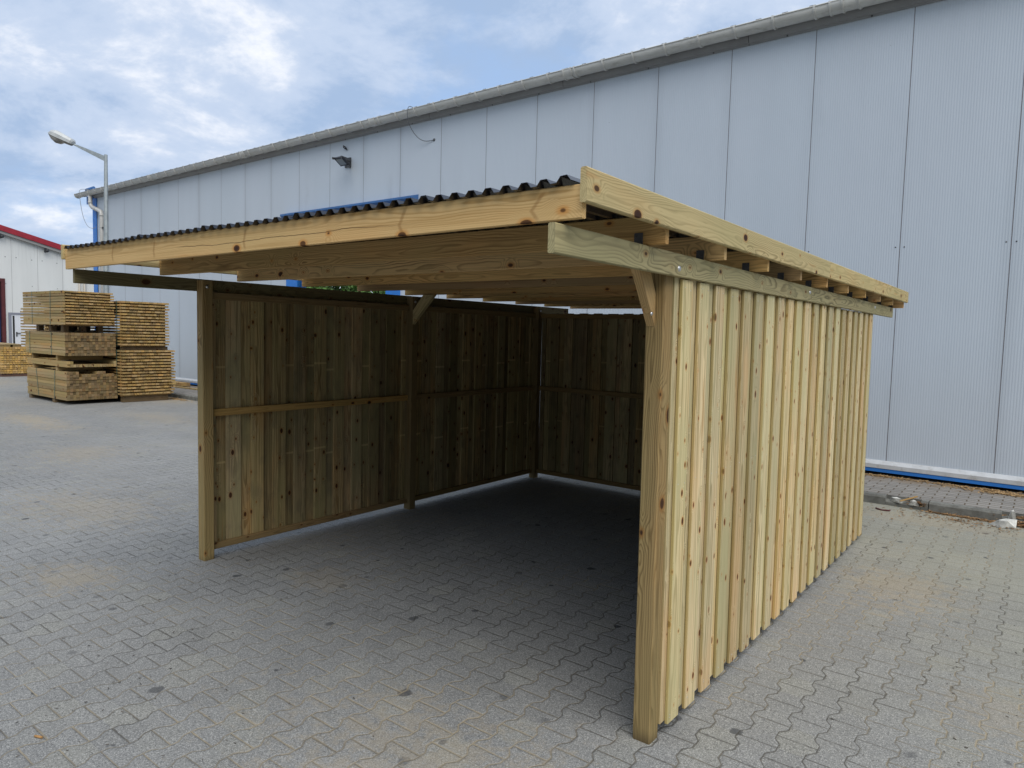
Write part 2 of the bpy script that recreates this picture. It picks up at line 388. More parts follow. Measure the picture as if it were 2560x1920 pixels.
def cladding(name, c, pitch=1.1, ribs=True, phase=0.0, streak=0.12, axis=0, dirty=None, rough=0.42):
    """metal sandwich panels: joints, micro ribs, faint streaks; object space along the wall"""
    mt, N, b = new_mat(name)
    p = N.obj(); x, y, z = N.xyz(p); u = (x, y)[axis]
    t = ((u - phase) / pitch)
    fr = (t + 0.5).f('FRACT') - 0.5
    ad = fr.f('ABSOLUTE') * pitch
    joint = ad.ss(0.0035, 0.006, 1.0, 0.0)
    rb = (u * (1 / 0.0275)).f('FRACT'); rb = (rb - 0.5).f('ABSOLUTE') * 2
    ribm = rb.ss(0.25, 0.75)
    cell = N.white(N.comb((t + 0.5).f('FLOOR'), 3.0, 1.0))
    n = N.noise(N.comb(u * 1.0, 0.0, z * 0.16), 1.6, 5, 0.6)
    nf = N.noise(N.comb(u, 0.0, z * 0.7), 0.55, 3, 0.5)
    cc = N.mix(n.ss(0.35, 0.7) * streak, c, tuple(v * 0.72 for v in c))
    cc = N.mix(nf.ss(0.4, 0.65) * 0.10, cc, tuple(v * k for v, k in zip(c, (0.88, 1.0, 1.02))))
    cc = N.mix((cell - 0.5).f('ABSOLUTE') * 0.12, cc, tuple(v * 0.75 for v in c))
    cc = N.mix(ribm * 0.11, cc, tuple(v * 0.66 for v in c))
    if dirty:
        sn = N.noise(N.comb(u * 5.0, 0.0, z * 0.25), 2.2, 5, 0.65)
        cc = N.mix(sn.ss(0.5, 0.8) * z.ss(dirty[0], dirty[1]) * 0.55, cc, (0.20, 0.19, 0.165))
        sn = N.noise(N.comb(u * 2.0, 0.0, z * 2.0), 2.2, 5, 0.65)
        cc = N.mix(sn.ss(0.45, 0.75) * z.ss(1.3, 0.0) * 0.5, cc, (0.20, 0.17, 0.13))
    sm = N.noise(N.comb(u * 1.0 + 4.0, 0.0, z * 0.35), 1.1, 6, 0.7)
    cc = N.mix(sm.ss(0.60, 0.80) * 0.30, cc, tuple(v * 0.55 for v in c))
    near = ad.ss(0.0, 0.16, 1.0, 0.0)
    cc = N.mix(near * n.ss(0.4, 0.65) * 0.16, cc, tuple(v * 0.5 for v in c))
    spk = E(N.nt, N.vor(N.comb(u, 0.0, z), 2.2).outputs['Distance']).ss(0.012, 0.02, 0.35, 0.0)
    cc = N.mix(spk, cc, (0.12, 0.12, 0.12))
    cc = N.mix(joint * 0.80, cc, (0.06, 0.04, 0.045))
    put(N, b, 'Base Color', cc)
    h = joint * -1.0 + ribm * (0.8 if ribs else 0.0) + nf * 0.6 + N.noise(N.comb(u * 1.0, 0.0, z * 0.45), 1.7, 2) * 6.0
    N.nt.links.new(N.bump(h, 0.5, 0.004), b.inputs['Normal'])
    b.inputs['Roughness'].default_value = rough; b.inputs['Metallic'].default_value = 0.0
    b.inputs['Specular IOR Level'].default_value = 0.5
    return mt

def paving(name):
    mt, N, b = new_mat(name)
    x, y, z = N.xyz(N.geo())
    P, Q, A = 0.2, 0.1395, 0.0145
    wob = N.noise(N.comb(x, y, 0.0), 1.1, 2, out=1); wx, wy, _ = N.xyz(wob)
    wf = N.noise(N.comb(x, y, 4.0), 14, 2, out=1); vx, vy, _ = N.xyz(wf)
    X = x + (wx - 0.5) * 0.016 + (vx - 0.5) * 0.005; Y = y + (wy - 0.5) * 0.022 + (vy - 0.5) * 0.005
    X = X + y * 0.004; Y = Y - x * 0.0
    t = ((Y - 0.13) / P)
    tri = 1.0 - ((t + 0.5).f('FRACT') - 0.5).f('ABSOLUTE') * 4.0
    T = (tri * 2.6).f('MINIMUM', 1.0).f('MAXIMUM', -1.0)
    U = (X - 4.6255) / Q
    k = U.f('ROUND')
    sgn = 1.0 - (k * 0.5).f('FRACT') * 4.0           # +1 even, -1 odd  (works for negative through FRACT)
    bnd = k + sgn * T * (A / Q)
    dd = U - bnd
    row = k + dd.f('GREATER_THAN', 0.0) - 1.0
    even = (row * 0.5).f('FRACT') * 2.0               # 0 even, 1 odd
    # row 0 (right of k=0): joints where T=-1 (t=.5); odd rows where T=+1 (t=0)
    jt = t + 0.5 * (1.0 - even)
    jd = ((jt + 0.5).f('FRACT') - 0.5).f('ABSOLUTE') * P
    jr = (jt + 0.5).f('FLOOR')
    ww = N.noise(N.comb(x, y, 9.0), 2.3, 3)
    wid = (ww.lin(0.3, 0.7, 0.0006, 0.0030) + (N.noise(N.comb(x, y, 17.0), 30, 2) - 0.5) * 0.006)
    d1 = dd.f('ABSOLUTE') * Q
    dm = d1.f('MINIMUM', jd)
    def mask(dist, w0, soft):
        return 1.0 - ((dist - w0) / soft).f('MAXIMUM', 0.0).f('MINIMUM', 1.0)
    joint = mask(dm, wid, 0.0022)
    edge = mask(dm, 0.003, 0.007)
    cell = N.white(N.comb(row, jr, 0.0)); cell2 = N.white(N.comb(row, jr, 5.0))
    fine = N.noise(N.comb(x, y, 0.0), 105, 4, 0.85)
    med = N.noise(N.comb(x, y, 2.0), 95, 3, 0.65)
    gr_ = N.white(N.comb(((x + vy * 0.02) * 260).f('FLOOR'), ((y + vx * 0.02) * 260).f('FLOOR'), 1.0))
    low = N.noise(N.comb(x, y, 3.0), 0.55, 4, 0.55)
    low2 = N.noise(N.comb(x, y, 13.0), 2.7, 5, 0.6)
    base = (0.282, 0.284, 0.276)
    c = N.mix(low.ss(0.35, 0.68), tuple(v * 0.90 for v in base), tuple(v * 1.10 for v in base))
    c = N.mix(cell * 0.34, c, tuple(v * 0.66 for v in base))
    c = N.mix(cell2.ss(0.70, 1.0) * 0.40, c, (0.31, 0.305, 0.26))
    c = N.mix(low2.ss(0.5, 0.8) * 0.25, c, (0.225, 0.22, 0.185))
    c = N.mix(fine.ss(0.46, 0.32) * 0.85, c, (0.045, 0.047, 0.052))
    c = N.mix(fine.ss(0.56, 0.70) * 0.75, c, (0.52, 0.52, 0.50))
    c = N.mix(gr_.ss(0.80, 0.88) * 0.52, c, (0.055, 0.057, 0.06))
    c = N.mix(gr_.ss(0.15, 0.09) * 0.5, c, (0.55, 0.55, 0.52))
    c = N.mix(med.ss(0.35, 0.7) * 0.22, c, (0.13, 0.132, 0.135))
    # yellow-green tint on the right hand side and beyond
    c = N.mix((x * 0.5 + y * 0.25 + (low - 0.5) * 3.0).ss(2.0, 3.6) * 0.55, c, (0.31, 0.305, 0.235))
    # oil spots
    sv = N.vor(N.comb(x + (vx - 0.5) * 0.05, y * 0.92 + (vy - 0.5) * 0.05, 0.0), 3.0, dims='2D')
    sc_ = N.xyz(E(N.nt, sv.outputs['Color']))
    sd = E(N.nt, sv.outputs['Distance']) + (med - 0.5) * 0.035
    spot = ((sc_[1] * 0.07 + 0.030 - sd) / 0.025).f('MAXIMUM', 0.0).f('MINIMUM', 1.0) * sc_[0].ss(0.45, 0.5) * sc_[2].lin(0, 1, 0.35, 0.95)
    c = N.mix(spot, c, (0.065, 0.067, 0.07))
    # joints: dark grit or pale sand
    sandj = N.noise(N.comb(x, y, 21.0), 0.9, 4, 0.6).ss(0.44, 0.60)
    jc = N.mix(sandj, (0.075, 0.070, 0.058), (0.36, 0.30, 0.20))
    c = N.mix(edge * 0.12, c, (0.10, 0.10, 0.095))
    c = N.mix(joint * 0.70, c, jc)
    # drifts of sand at known places
    sand = None
    sn = N.noise(N.comb(x, y, 33.0), 11.0, 8, 0.75); sn2 = N.noise(N.comb(x, y, 35.0), 1.6, 4, 0.6)
    for (cx, cy, rx, ry, s_) in [(4.15, 2.9, 0.42, 0.55, .7), (4.5, 5.2, 1.6, 0.32, .55), (4.9, 1.3, .35, .3, .4), (-0.25, -0.75, 0.42, 0.26, .7), (1.05, 0.35, .3, .2, .5),
                                 (-9.1, 1.9, 1.6, 0.42, .95), (-2.1, 0.1, .9, .5, .55), (3.2, -0.75, 1.0, .5, .6), (-11.3, 5.3, 1.2, 0.5, .9), (-5.2, 1.2, .8, .5, .6), (-3.6, 3.0, 1.1, .5, .6), (-8.2, 3.6, 1.3, .5, .6), (-19.0, 3.9, 2.4, .9, .8), (-6.5, -.6, 1.2, .6, .4)]:
        q = (((x - cx) / rx) * ((x - cx) / rx) + ((y - cy) / ry) * ((y - cy) / ry)).f('SQRT')
        g = ((1.0 - q + (sn2 - 0.5) * 1.6 + (sn - 0.5) * 5.0 + edge * 0.45 + (med - 0.5) * 1.2) * 1.4).f('MAXIMUM', 0.0).f('MINIMUM', 1.0) * s_
        sand = g if sand is None else sand.f('MAXIMUM', g)
    sand = sand * fine.ss(0.25, 0.6, 0.55, 1.0)
    c = N.mix(sand * 0.62, c, (0.37, 0.305, 0.205))
    put(N, b, 'Base Color', c)
    b.inputs['Roughness'].default_value = 0.88; b.inputs['Specular IOR Level'].default_value = 0.25
    tilt = (cell - 0.5) * (X * 7.0).f('FRACT') * 0.0
    tl = (dd * (cell - 0.5)) * 2.6 + ((jt + 0.5).f('FRACT') - 0.5) * (cell2 - 0.5) * 2.6
    h = tl + edge * -0.55 + joint * -0.6 + cell2 * 0.35 + med * 0.12 + fine * 0.16
    N.nt.links.new(N.bump(h, 0.75, 0.004), b.inputs['Normal'])
    return mt

def brick_paving(name):
    mt, N, b = new_mat(name)
    x, y, z = N.xyz(N.geo())
    wf = N.noise(N.comb(x, y, 4.0), 6, 2, out=1); vx, vy, _ = N.xyz(wf)
    t = N.n('ShaderNodeTexBrick'); N.nt.links.new(N.comb(x + (vx - .5) * .012, y + (vy - .5) * .012, 0.0).s, t.inputs['Vector'])
    t.inputs['Scale'].default_value = 1.0; t.inputs['Brick Width'].default_value = 0.2; t.inputs['Row Height'].default_value = 0.1
    t.inputs['Mortar Size'].default_value = 0.007; t.inputs['Mortar Smooth'].default_value = 0.2
    t.inputs['Color1'].default_value = (0.215, 0.207, 0.195, 1); t.inputs['Color2'].default_value = (0.275, 0.262, 0.245, 1)
    t.inputs['Mortar'].default_value = (0.085, 0.065, 0.04, 1)
    fine = N.noise(N.comb(x, y, 0.0), 180, 3, 0.7)
    c = N.mix(fine.ss(0.45, 0.28) * 0.5, E(N.nt, t.outputs[0]), (0.08, 0.08, 0.08))
    dn = N.noise(N.comb(x, y, 3.0), 5, 5, 0.65)
    c = N.mix(y.ss(6.35, 6.95) * dn.ss(0.36, 0.6) * 0.85, c, (0.20, 0.135, 0.07))
    put(N, b, 'Base Color', c); b.inputs['Roughness'].default_value = 0.9
    N.nt.links.new(N.bump(E(N.nt, t.outputs[1]) * -1.0 + fine * 0.2, 0.6, 0.004), b.inputs['Normal'])
    return mt

# ------------------------------------------------------------------ ground
def sheet(name, x0, y0, x1, y1, z, mat, kind='structure'):
    mb = MB(); mb._add([(x0, y0, z), (x1, y0, z), (x1, y1, z), (x0, y1, z)], [(0, 1, 2, 3)])
    o = mb.build(name, mat, fixn=False); o['kind'] = kind
    return o
sheet('ground', -250, -250, 250, 250, 0.0, paving('interlocking_pavers'))

# ------------------------------------------------------------------ carport
W = 3.654; D = 4.216; PS = 0.081
car = empty('carport', (W / 2, D / 2, 0))
tag(car, 'new open fronted timber carport with black corrugated roof and boarded walls', 'carport')
CI = Matrix.Translation(V(-W / 2, -D / 2, 0))
def cbuild(mb, name, mat, parent=None):
    pr = parent or car
    off = V(W / 2, D / 2, 0)
    if parent is None: mb.v = [tuple(Vector(q) - off) for q in mb.v]
    else: mb.v = [tuple(Vector(q) - off) for q in mb.v]
    return mb.build(name, mat, pr)
ZT = 2.045
# posts  (x0,y0, lean dx at top)
for (x0, y0, ln, rr) in [(0, 0, -.006, .31), (0, 2.07, 0, .55), (0, D - PS, 0, .72), (W - PS, 0, -.016, .137), (W - PS, 2.07, -.016, .4), (W - PS, D - PS, -.016, .9)]:
    mb = MB(); mb.plank((x0, y0, 0.0), (ln, 0, ZT if x0 == 0 else ZT - .02), (PS, 0, 0), (0, PS, 0), ch=0.005, rnd=rr, seg=6)
    cbuild(mb, 'post', W_POST if y0 == 0 else W_POSTSHADE)

def wall_panel(origin, u, n, length, label, pale, lean=0.0, seed=1):
    """origin: ground corner at the inner face line of the boards; u along wall; n outward"""
    random.seed(seed)
    u = Vector(u); n = Vector(n); o = Vector(origin)
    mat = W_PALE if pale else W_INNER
    mb = MB(); z0, z1 = (0.047 if pale else 0.060), 1.963; pitch = 0.1925; bw = 0.116; t = 0.0165
    k = 0; pos = -0.012
    up = V(0, 0, z1 - z0)
    ln = V(lean, 0, 0)
    # inner layer
    a = 0.004
    cells = int(round(length / pitch)); pitch = length / (cells + 0.0)
    for i in range(cells + 1):
        c = pitch * i
        lo = max(0.0005, c - bw / 2 + random.uniform(-.004, .004)); hi = min(length - .0005, c + bw / 2 + random.uniform(-.004, .004))
        if hi - lo < .03: continue
        dz = random.uniform(0, .007)
        mb.plank(o + u * lo + V(0, 0, z0 + dz + .004), up + ln, u * (hi - lo), n * t, ch=.0022, rnd=random.random(), seg=4, twist=random.uniform(-.03, .03), bow=random.uniform(-.0015, .0015))
    for i in range(cells):
        c = pitch * (i + .5); w2 = random.uniform(.106, .115) + (0 if pale else .008)
        lo = c - w2 / 2 + random.uniform(-.005, .005) * (1 if pale else .4)
        dz = random.uniform(0, .008)
        mb.plank(o + u * lo + n * (t + .0015) + V(0, 0, z0 - dz), up + ln + V(0, 0, dz), u * w2, n * t, ch=.003, rnd=random.random(), seg=4, twist=random.uniform(-.035, .035), bow=random.uniform(-.002, .002))
    mb.use(1)
    for i in range(cells):
        c = pitch * (i + .5)
        for zn in (0.075, 0.085, 1.09, 1.93):
            for s_ in (-.03, .032):
                mb.dome(o + u * (c + s_ + random.uniform(-.004, .004)) + n * (2 * t + .0016) + V(lean * zn / 2, 0, zn + random.uniform(-.01, .01)), n, .0024, .0012, 6)
    p = cbuild(mb, 'wall_panel', [mat, M_BOLT])
    for (za, zb) in ((0.047 if pale else 0.058, 0.104), (1.057, 1.109), (1.914, 1.965)):
        r_ = MB(); r_.plank(o - n * .032 + u * .003 + V(lean * za / 2, 0, za), u * (length - .006), V(0, 0, zb - za), n * .031, ch=.003, seg=2)
        off = V(W / 2, D / 2, 0); r_.v = [tuple(Vector(q) - off) for q in r_.v]
        q = r_.build('rail', W_RAILG if (seed == 3 and 1 < za < 1.5) else W_RAIL, p)
        if seed == 3 and 1 < za < 1.5: q['label'] = 'golden middle rail of the front left panel'
    return p
xi = 0.010; LN = -0.016
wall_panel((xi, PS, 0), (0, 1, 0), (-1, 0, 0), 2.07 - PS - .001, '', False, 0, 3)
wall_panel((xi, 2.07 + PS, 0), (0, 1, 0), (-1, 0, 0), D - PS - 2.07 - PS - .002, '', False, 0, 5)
xo = W - .0095
wall_panel((xo, PS, 0), (0, 1, 0), (1, 0, 0), 2.07 - PS + .05, '', True, LN, 11)
wall_panel((xo, 2.07 + PS - .02, 0), (0, 1, 0), (1, 0, 0), D - PS - 2.07 - PS + .0, '', True, LN, 12)
yb = D - .008
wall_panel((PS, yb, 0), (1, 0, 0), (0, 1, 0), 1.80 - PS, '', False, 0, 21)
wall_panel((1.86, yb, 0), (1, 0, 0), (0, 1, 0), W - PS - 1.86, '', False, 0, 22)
mb = MB(); mb.plank((1.80, D - PS, 0), (0, 0, 1.97), (.058, 0, 0), (0, PS, 0), ch=.004); cbuild(mb, 'post', W_POSTSHADE)
random.seed(5)
# beams
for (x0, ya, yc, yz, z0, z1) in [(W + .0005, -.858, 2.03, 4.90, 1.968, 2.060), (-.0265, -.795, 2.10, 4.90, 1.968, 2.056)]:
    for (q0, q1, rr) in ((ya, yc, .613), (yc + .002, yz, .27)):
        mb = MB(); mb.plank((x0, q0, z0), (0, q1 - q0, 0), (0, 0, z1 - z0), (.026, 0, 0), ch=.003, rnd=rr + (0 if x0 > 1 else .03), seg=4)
        cbuild(mb, 'beam', W_BEAM if x0 > 1 else W_BEAMSHADE)
# bolts
for (p_, n_) in [((W + .0262, .04, 2.0), (1, 0, 0)), ((W + .0262, 1.98, 2.025), (1, 0, 0)), ((W + .0262, 4.03, 2.025), (1, 0, 0)),
                 ((PS + .001, .035, 2.0), (1, 0, 0)), ((PS + .001, 2.11, 2.0), (1, 0, 0)), ((PS + .001, 4.17, 2.0), (1, 0, 0))]:
    mb = MB(); mb.dome(p_, n_, .013, .007, 12); cbuild(mb, 'bolt', M_BOLT)
# rafters
XL, XR = -0.060, 3.746
ys = [-.82 + .585 * k for k in range(11)]
first = True
for i, y in enumerate(ys):
    mb = MB()
    if i == 0:
        # front board, a little deeper at its left end
        n = 12; L = XR - XL + .004; rnd = .42; vs = []; ws = []
        for k in range(n + 1):
            t = k / n; x = XL - .01 + (L + .01) * t; zb = 2.054 + .018 * t; zt = 2.186 - .012 * t; ch = .003; hh = zt - zb
            for (a, c) in [(zb + ch, 0), (zt - ch, 0), (zt, ch), (zt, .022 - ch), (zt - ch, .022), (zb + ch, .022), (zb, .022 - ch), (zb, ch)]:
                vs.append((x, y + c, a)); ws.append((a - 2.12, c, t * L))
        fs = [(k * 8 + a, k * 8 + (a + 1) % 8, (k + 1) * 8 + (a + 1) % 8, (k + 1) * 8 + a) for k in range(n) for a in range(8)]
        fs += [tuple(range(8)), tuple(n * 8 + a for a in range(8))]
        mb._add(vs, fs, ws, rnd); o = cbuild(mb, 'rafter', W_FASC); o['label'] = 'golden front rafter with long crack and knots'
    else:
        mb.plank((XL, y, 2.064), (XR - XL, 0, 0), (0, 0, .108), (0, .028, 0), ch=.003, rnd=[0, .83, .12, .66, .35, .91, .22, .5, .77, .05, .44][i], seg=4)
        o = cbuild(mb, 'rafter', W_RAFT)
        for (xa, s_) in ((W - .035, 1),):
            bk = MB(); bk.plank((xa, y - .0035, 2.061), (0, 0, .048), (.036, 0, 0), (0, .003, 0), ch=.0012)
            bk.bar((xa, y - .035, 2.0605), (.036, 0, 0), (0, .034, 0), (0, 0, .003))
            bk.dome((xa + .01, y - .0036, 2.095), (0, -1, 0), .004, .003, 8); bk.dome((xa + .026, y - .0036, 2.083), (0, -1, 0), .004, .003, 8)
            bk.v = [tuple(Vector(q) - V(W / 2, D / 2, 0)) for q in bk.v]; bk.build('bracket', M_BRKT, o)
# side fascias: two boards end to end on each side
for (x0, sgn) in ((XR + .0035, 1), (XL - .036, -1)):
    for (q0, q1, rr) in ((-.835, 2.06, .38), (2.062, 5.10, .74)):
        mb = MB(); mb.plank((x0, q0, 2.116), (0, q1 - q0, 0), (0, 0, .104 if sgn > 0 else .092), (.024, 0, 0), ch=.0045, rnd=rr, seg=4, bow=0)
        o = cbuild(mb, 'fascia_board', W_SIDE)
# braces
mb = MB()
x0 = 3.566
def prism(mb, quad, n_, rnd):
    n_ = Vector(n_); q = [Vector(p) for p in quad]; d0 = (q[3] - q[0]).normalized(); e = (q[1] - q[0]); e2 = (e - d0 * e.dot(d0)).normalized()
    vs = q + [p + n_ for p in q]; ws = []
    for p in vs:
        r_ = p - q[0]; ws.append((r_.dot(e2) - .03, r_.dot(n_.normalized()), r_.dot(d0)))
    mb._add(vs, [(0, 1, 2, 3), (7, 6, 5, 4), (0, 4, 5, 1), (1, 5, 6, 2), (2, 6, 7, 3), (3, 7, 4, 0)], ws, rnd)
prism(mb, [(x0, -.0015, 1.765), (x0, -.0015, 1.895), (x0, -.105, 2.064), (x0, -.21, 2.064)], (.036, 0, 0), .6); cbuild(mb, 'brace', W_BRACE)
mb = MB(); mb.dome((x0 + .037, -.035, 1.815), (1, 0, 0), .009, .005); cbuild(mb, 'bolt', M_BOLT)
mb = MB(); prism(mb, [(PS + .001, 2.075, 1.785), (PS + .001, 2.075, 1.915), (.215, 2.075, 2.062), (.36, 2.075, 2.062)], (0, .032, 0), .2); cbuild(mb, 'brace', W_SIDE)
# roof sheets: trapezoidal black pvc, ribs front to back
def roof_sheet(xa, xb, zlift, y0, y1, lift_l=0.0, lift_r=0.0):
    P_ = 0.0737; prof = []; x = xa; H = .0175
    pts = []
    k = 0
    while x < xb - .001:
        for dx_, h in ((0, 0), (.016, 0), (.030, 1), (.0537, 1), (.0677, 0)):
            xx = x + dx_
            if xx > xb: break
            t = (xx - xa) / (xb - xa)
            pts.append((xx, zlift + H * h + lift_l * (1 - t) ** 8 + lift_r * t ** 8))
        x += P_
    top = [(a, 0, b_) for a, b_ in pts]; bot = [(a, 0, b_ - .0014) for a, b_ in reversed(pts)]
    mb = MB(); n = 6
    for k in range(n):
        ya, yb_ = y0 + (y1 - y0) * k / n, y0 + (y1 - y0) * (k + 1) / n
        mb.ribbon(top, (0, ya, 0), (0, yb_, 0)); mb.ribbon(bot, (0, ya, 0), (0, yb_, 0))
    mb.extrude(top + bot, (0, y0 - .0005, 0), (0, y0, 0))
    return cbuild(mb, 'roof_sheet', M_BLACK)
P_ = .0737
xs = 0.005 - .03
ov = [(-0.03, 14, 0.0, 0.004, .010), (-0.03 + P_ * 12, 12, .0022, .004, .004), (-0.03 + P_ * 22, 12, .0, .012, .004), (-.03 + P_ * 32, 11, .0024, .006, .003), (-.03 + P_ * 41, 10, 0.0, .003, .010)]
for (xa, n_, zl, ll, lr) in ov:
    roof_sheet(xa, min(xa + P_ * n_, XR + .003), 2.1745 + zl, -.846, 5.09, ll, lr)

# ------------------------------------------------------------------ the grey storage hall
BX, BY = 3.3767, 6.979
SL = -0.01009
hall = empty('storage_hall', (BX, BY, 0)); hall.rotation_euler = (0, 0, SL)
tag(hall, 'long silver grey hall clad in tall metal panels with gutter and blue base', 'building')
# local: x along wall (t), y into the hall, z up
M_WALL = cladding('silver_sandwich_panel', (0.545, 0.605, 0.68), 1.1, True, 0.0)
M_GABLE = cladding('silver_gable_panel', (0.545, 0.605, 0.68), 1.1, True, 0.0, axis=1)
TL, TR = -22.86, 14.3; DEP = 20.0
mb = MB(); th = .10
mb.box((TL, 0, .275), (-12.13, th, 5.72)); mb.box((-12.13, 0, 4.0), (-9.15, th, 5.72)); mb.box((-9.15, 0, .275), (TR, th, 5.72))
wc = mb; wc.use(1)
mb = MB(); g = TL + th
mb.box((TL - .001, th + .001, .2), (g, 7.6, 5.72)); mb.box((TL - .001, 7.6, 4.2), (g, 13.6, 5.72)); mb.box((TL - .001, 13.6, .2), (g, DEP, 5.72))
mb.box((TR - th, th + .001, .2), (TR, DEP, 5.72)); mb.box((TL, DEP, .2), (TR, DEP + th, 5.72))
mb.build('gable_cladding', M_GABLE, hall)
mb = MB(); mb.box((TL - .95, -.13, 0), (TR + .3, 0, 0)) if False else None
# roof
rp = []
x = TL - .75
prof = []
while x < TR + .3:
    prof += [(x, 0), (x + .20, 0), (x + .235, .045), (x + .305, .045), (x + .34, 0)]
    x += .34
sh = ((-1.98 - .27) % .34) - .34
top = [(a + .1, 0, b_) for a, b_ in prof]
mb = MB(); mb.ribbon(top, (0, -.11, 5.915), (0, DEP / 2, 5.915 + .9)); mb.ribbon(top, (0, DEP / 2, 5.915 + .9), (0, DEP + .3, 5.915))
mb.extrude([(TL - .7, 0, 0), (TR + .4, 0, 0), (TR + .4, 0, -.09), (TL - .7, 0, -.09)], (0, -.10, 5.91), (0, DEP / 2, 5.91 + .9))
mb.extrude([(TL - .7, 0, 0), (TR + .4, 0, 0), (TR + .4, 0, -.09), (TL - .7, 0, -.09)], (0, DEP / 2, 5.91 + .9), (0, DEP + .3, 5.91))
mb.build('roof', M_ROOF, hall)
# eaves flashing in lengths
mb = MB(); x = TL - .1
while x < TR:
    e = min(x + 3.0, TR)
    mb.extrude([(0, -.001, 5.684), (0, -.022, 5.684), (0, -.022, 5.70), (0, -.055, 5.71), (0, -.075, 5.83), (0, -.001, 5.83)], (x + .004, 0, 0), (e - .004, 0, 0)); x = e
mb.use(1); x = TL + .4
while x < TR: mb.dome((x, -.0225, 5.69), (0, -1, 0), .012, .01, 8); x += 1.0
mb.build('eaves_flashing', [M_FLASH, M_BRKT], hall)
# gutter half round
GY, GZ, GR = -.172, 5.862, .102
def halfround(r0, r1, a0=-10, a1=188, n=16):
    o_ = [(0, GY + r0 * math.cos(R(180 + a0 + (a1 - a0) * k / n)), GZ + r0 * math.sin(R(180 + a0 + (a1 - a0) * k / n))) for k in range(n + 1)]
    i_ = [(0, GY + r1 * math.cos(R(180 + a0 + (a1 - a0) * k / n)), GZ + r1 * math.sin(R(180 + a0 + (a1 - a0) * k / n))) for k in range(n, -1, -1)]
    return o_ + i_
mb = MB(); mb.extrude(halfround(GR, GR - .003), (TL - 1.0, 0, 0), (TR + .2, 0, 0), smooth=True)
mb.tube([(TL - 1.0, GY - GR - .004, GZ + .006), (TR + .2, GY - GR - .004, GZ + .006)], .0085, 8)
cap = [(0, GY + GR * math.cos(R(180 + 180 * k / 14)), GZ + GR * math.sin(R(180 + 180 * k / 14))) for k in range(15)]
mb.extrude(cap, (TL - 1.003, 0, 0), (TL - .999, 0, 0))
gut = mb.build('gutter', M_GUT, hall)
for p in gut.data.polygons: pass
mb = MB(); mb.extrude(halfround(GR + .014, GR + .0005), (-.013, 0, 0), (.013, 0, 0)); mb.tube([(0, GY - GR - .004, GZ + .010), (0, GY + .02, GZ + .03)], .004, 6)
br0 = mb.build('gutter_bracket', M_GUT, gut)
xs_ = [-5.12 + .506 * k for k in range(-37, 39)]
br0.location = (xs_[0], 0, 0)
for x in xs_[1:]:
    c = br0.copy(); col.objects.link(c); c.parent = gut; c.location = (x, 0, 0)
mb = MB(); mb.extrude(halfround(GR + .007, GR), (-.075, 0, 0), (.075, 0, 0))
mb.extrude(halfround(GR + .016, GR), (-.082, 0, 0), (-.060, 0, 0)); mb.extrude(halfround(GR + .016, GR), (.060, 0, 0), (.082, 0, 0))
jn0 = mb.build('gutter_joint', M_GUT, gut); js = [-18.7, -14.0, -9.35, -4.75, -.82, 3.8]
jn0.location = (js[0], 0, 0)
for x in js[1:]:
    c = jn0.copy(); col.objects.link(c); c.parent = gut; c.location = (x, 0, 0)
# downpipe with swan neck
xd = -22.28
mb = MB()
pth = [(xd - .62, GY, GZ - .07), (xd - .62, GY, 5.52), (xd - .60, GY + .01, 5.44), (xd - .54, GY + .03, 5.38), (xd - .12, -.10, 5.24), (xd - .03, -.095, 5.20), (xd, -.09, 5.10), (xd, -.09, .1)]
mb.tube(pth, .062, 14)
dp = mb.build('downpipe', M_PIPE, hall)
for a_, b_ in (((xd - .62, GY, 5.50), (xd - .62, GY, 5.56)), ((xd - .35, -.128, 5.316), (xd - .31, -.122, 5.303)), ((xd, -.09, 5.06), (xd, -.09, 5.13)), ((xd, -.09, 4.70), (xd, -.09, 4.72))):
    mb = MB(); mb.tube([a_, b_], .069, 14); mb.build('pipe_collar', M_PIPE, dp)
mb = MB(); mb.box((xd + .05, -.12, 4.69), (xd + .16, -.001, 4.72)); mb.build('pipe_clip', M_BRKT, dp)
# blue corner profile, blue verge box
mb = MB(); mb.box((TL - .27, -.02, 0), (TL + .0, .24, 5.70)); mb.box((TL - .03, -.035, 0), (TL + .05, -.0205, 5.68))
mb.build('corner_profile', M_BLUE, hall)
mb = MB(); mb.box((TL - .72, -.02, 5.56), (TL - .28, .3, 5.80)); mb.box((TL - .72, .3, 5.72), (TL - .28, DEP / 2, 6.0)); mb.build('verge_box', M_BLUE, hall)
# skylight-like blue cap at roof end
mb = MB(); mb.tube([(TL - .75, .0, 6.02), (TL - .2, .0, 6.03)], .055, 10); mb.build('roof_cap', M_BLUE2, hall)
# white base profile and blue sill
mb = MB(); bp2 = MB(); x = TL
segs = []
while x < TR: segs.append((x, min(x + 3.05, TR))); x += 3.05
for (a, c) in segs:
    for (aa, cc) in ((a, min(c, -12.13)), (max(a, -9.15), c)):
        if cc - aa > .05:
            (mb if cc <= -12 else bp2).extrude([(0, -.001, .276), (0, -.008, .268), (0, -.028, .262), (0, -.056, .232), (0, -.056, .183), (0, -.001, .183)], (aa + .003, 0, 0), (cc - .003, 0, 0))
bp2.build('base_profile', M_TRIMW, hall)
mb.build('base_profile', M_TRIMW, hall)
mb = MB(); mb.box((TL, -.048, .136), (-12.13, .1, .182)); mb.build('base_sill', M_BLUE, hall)
mb = MB(); mb.box((-9.15, -.048, .136), (TR, .1, .182)); mb.build('base_sill', M_BLUE, hall)
mb = MB(); mb.box((TL + .1, .12, 0), (-12.13, .35, .274)); mb.build('foundation', M_VOID, hall)
mb = MB(); mb.box((-9.15, .12, 0), (TR - .1, .35, .274)); mb.build('foundation', M_VOID, hall)
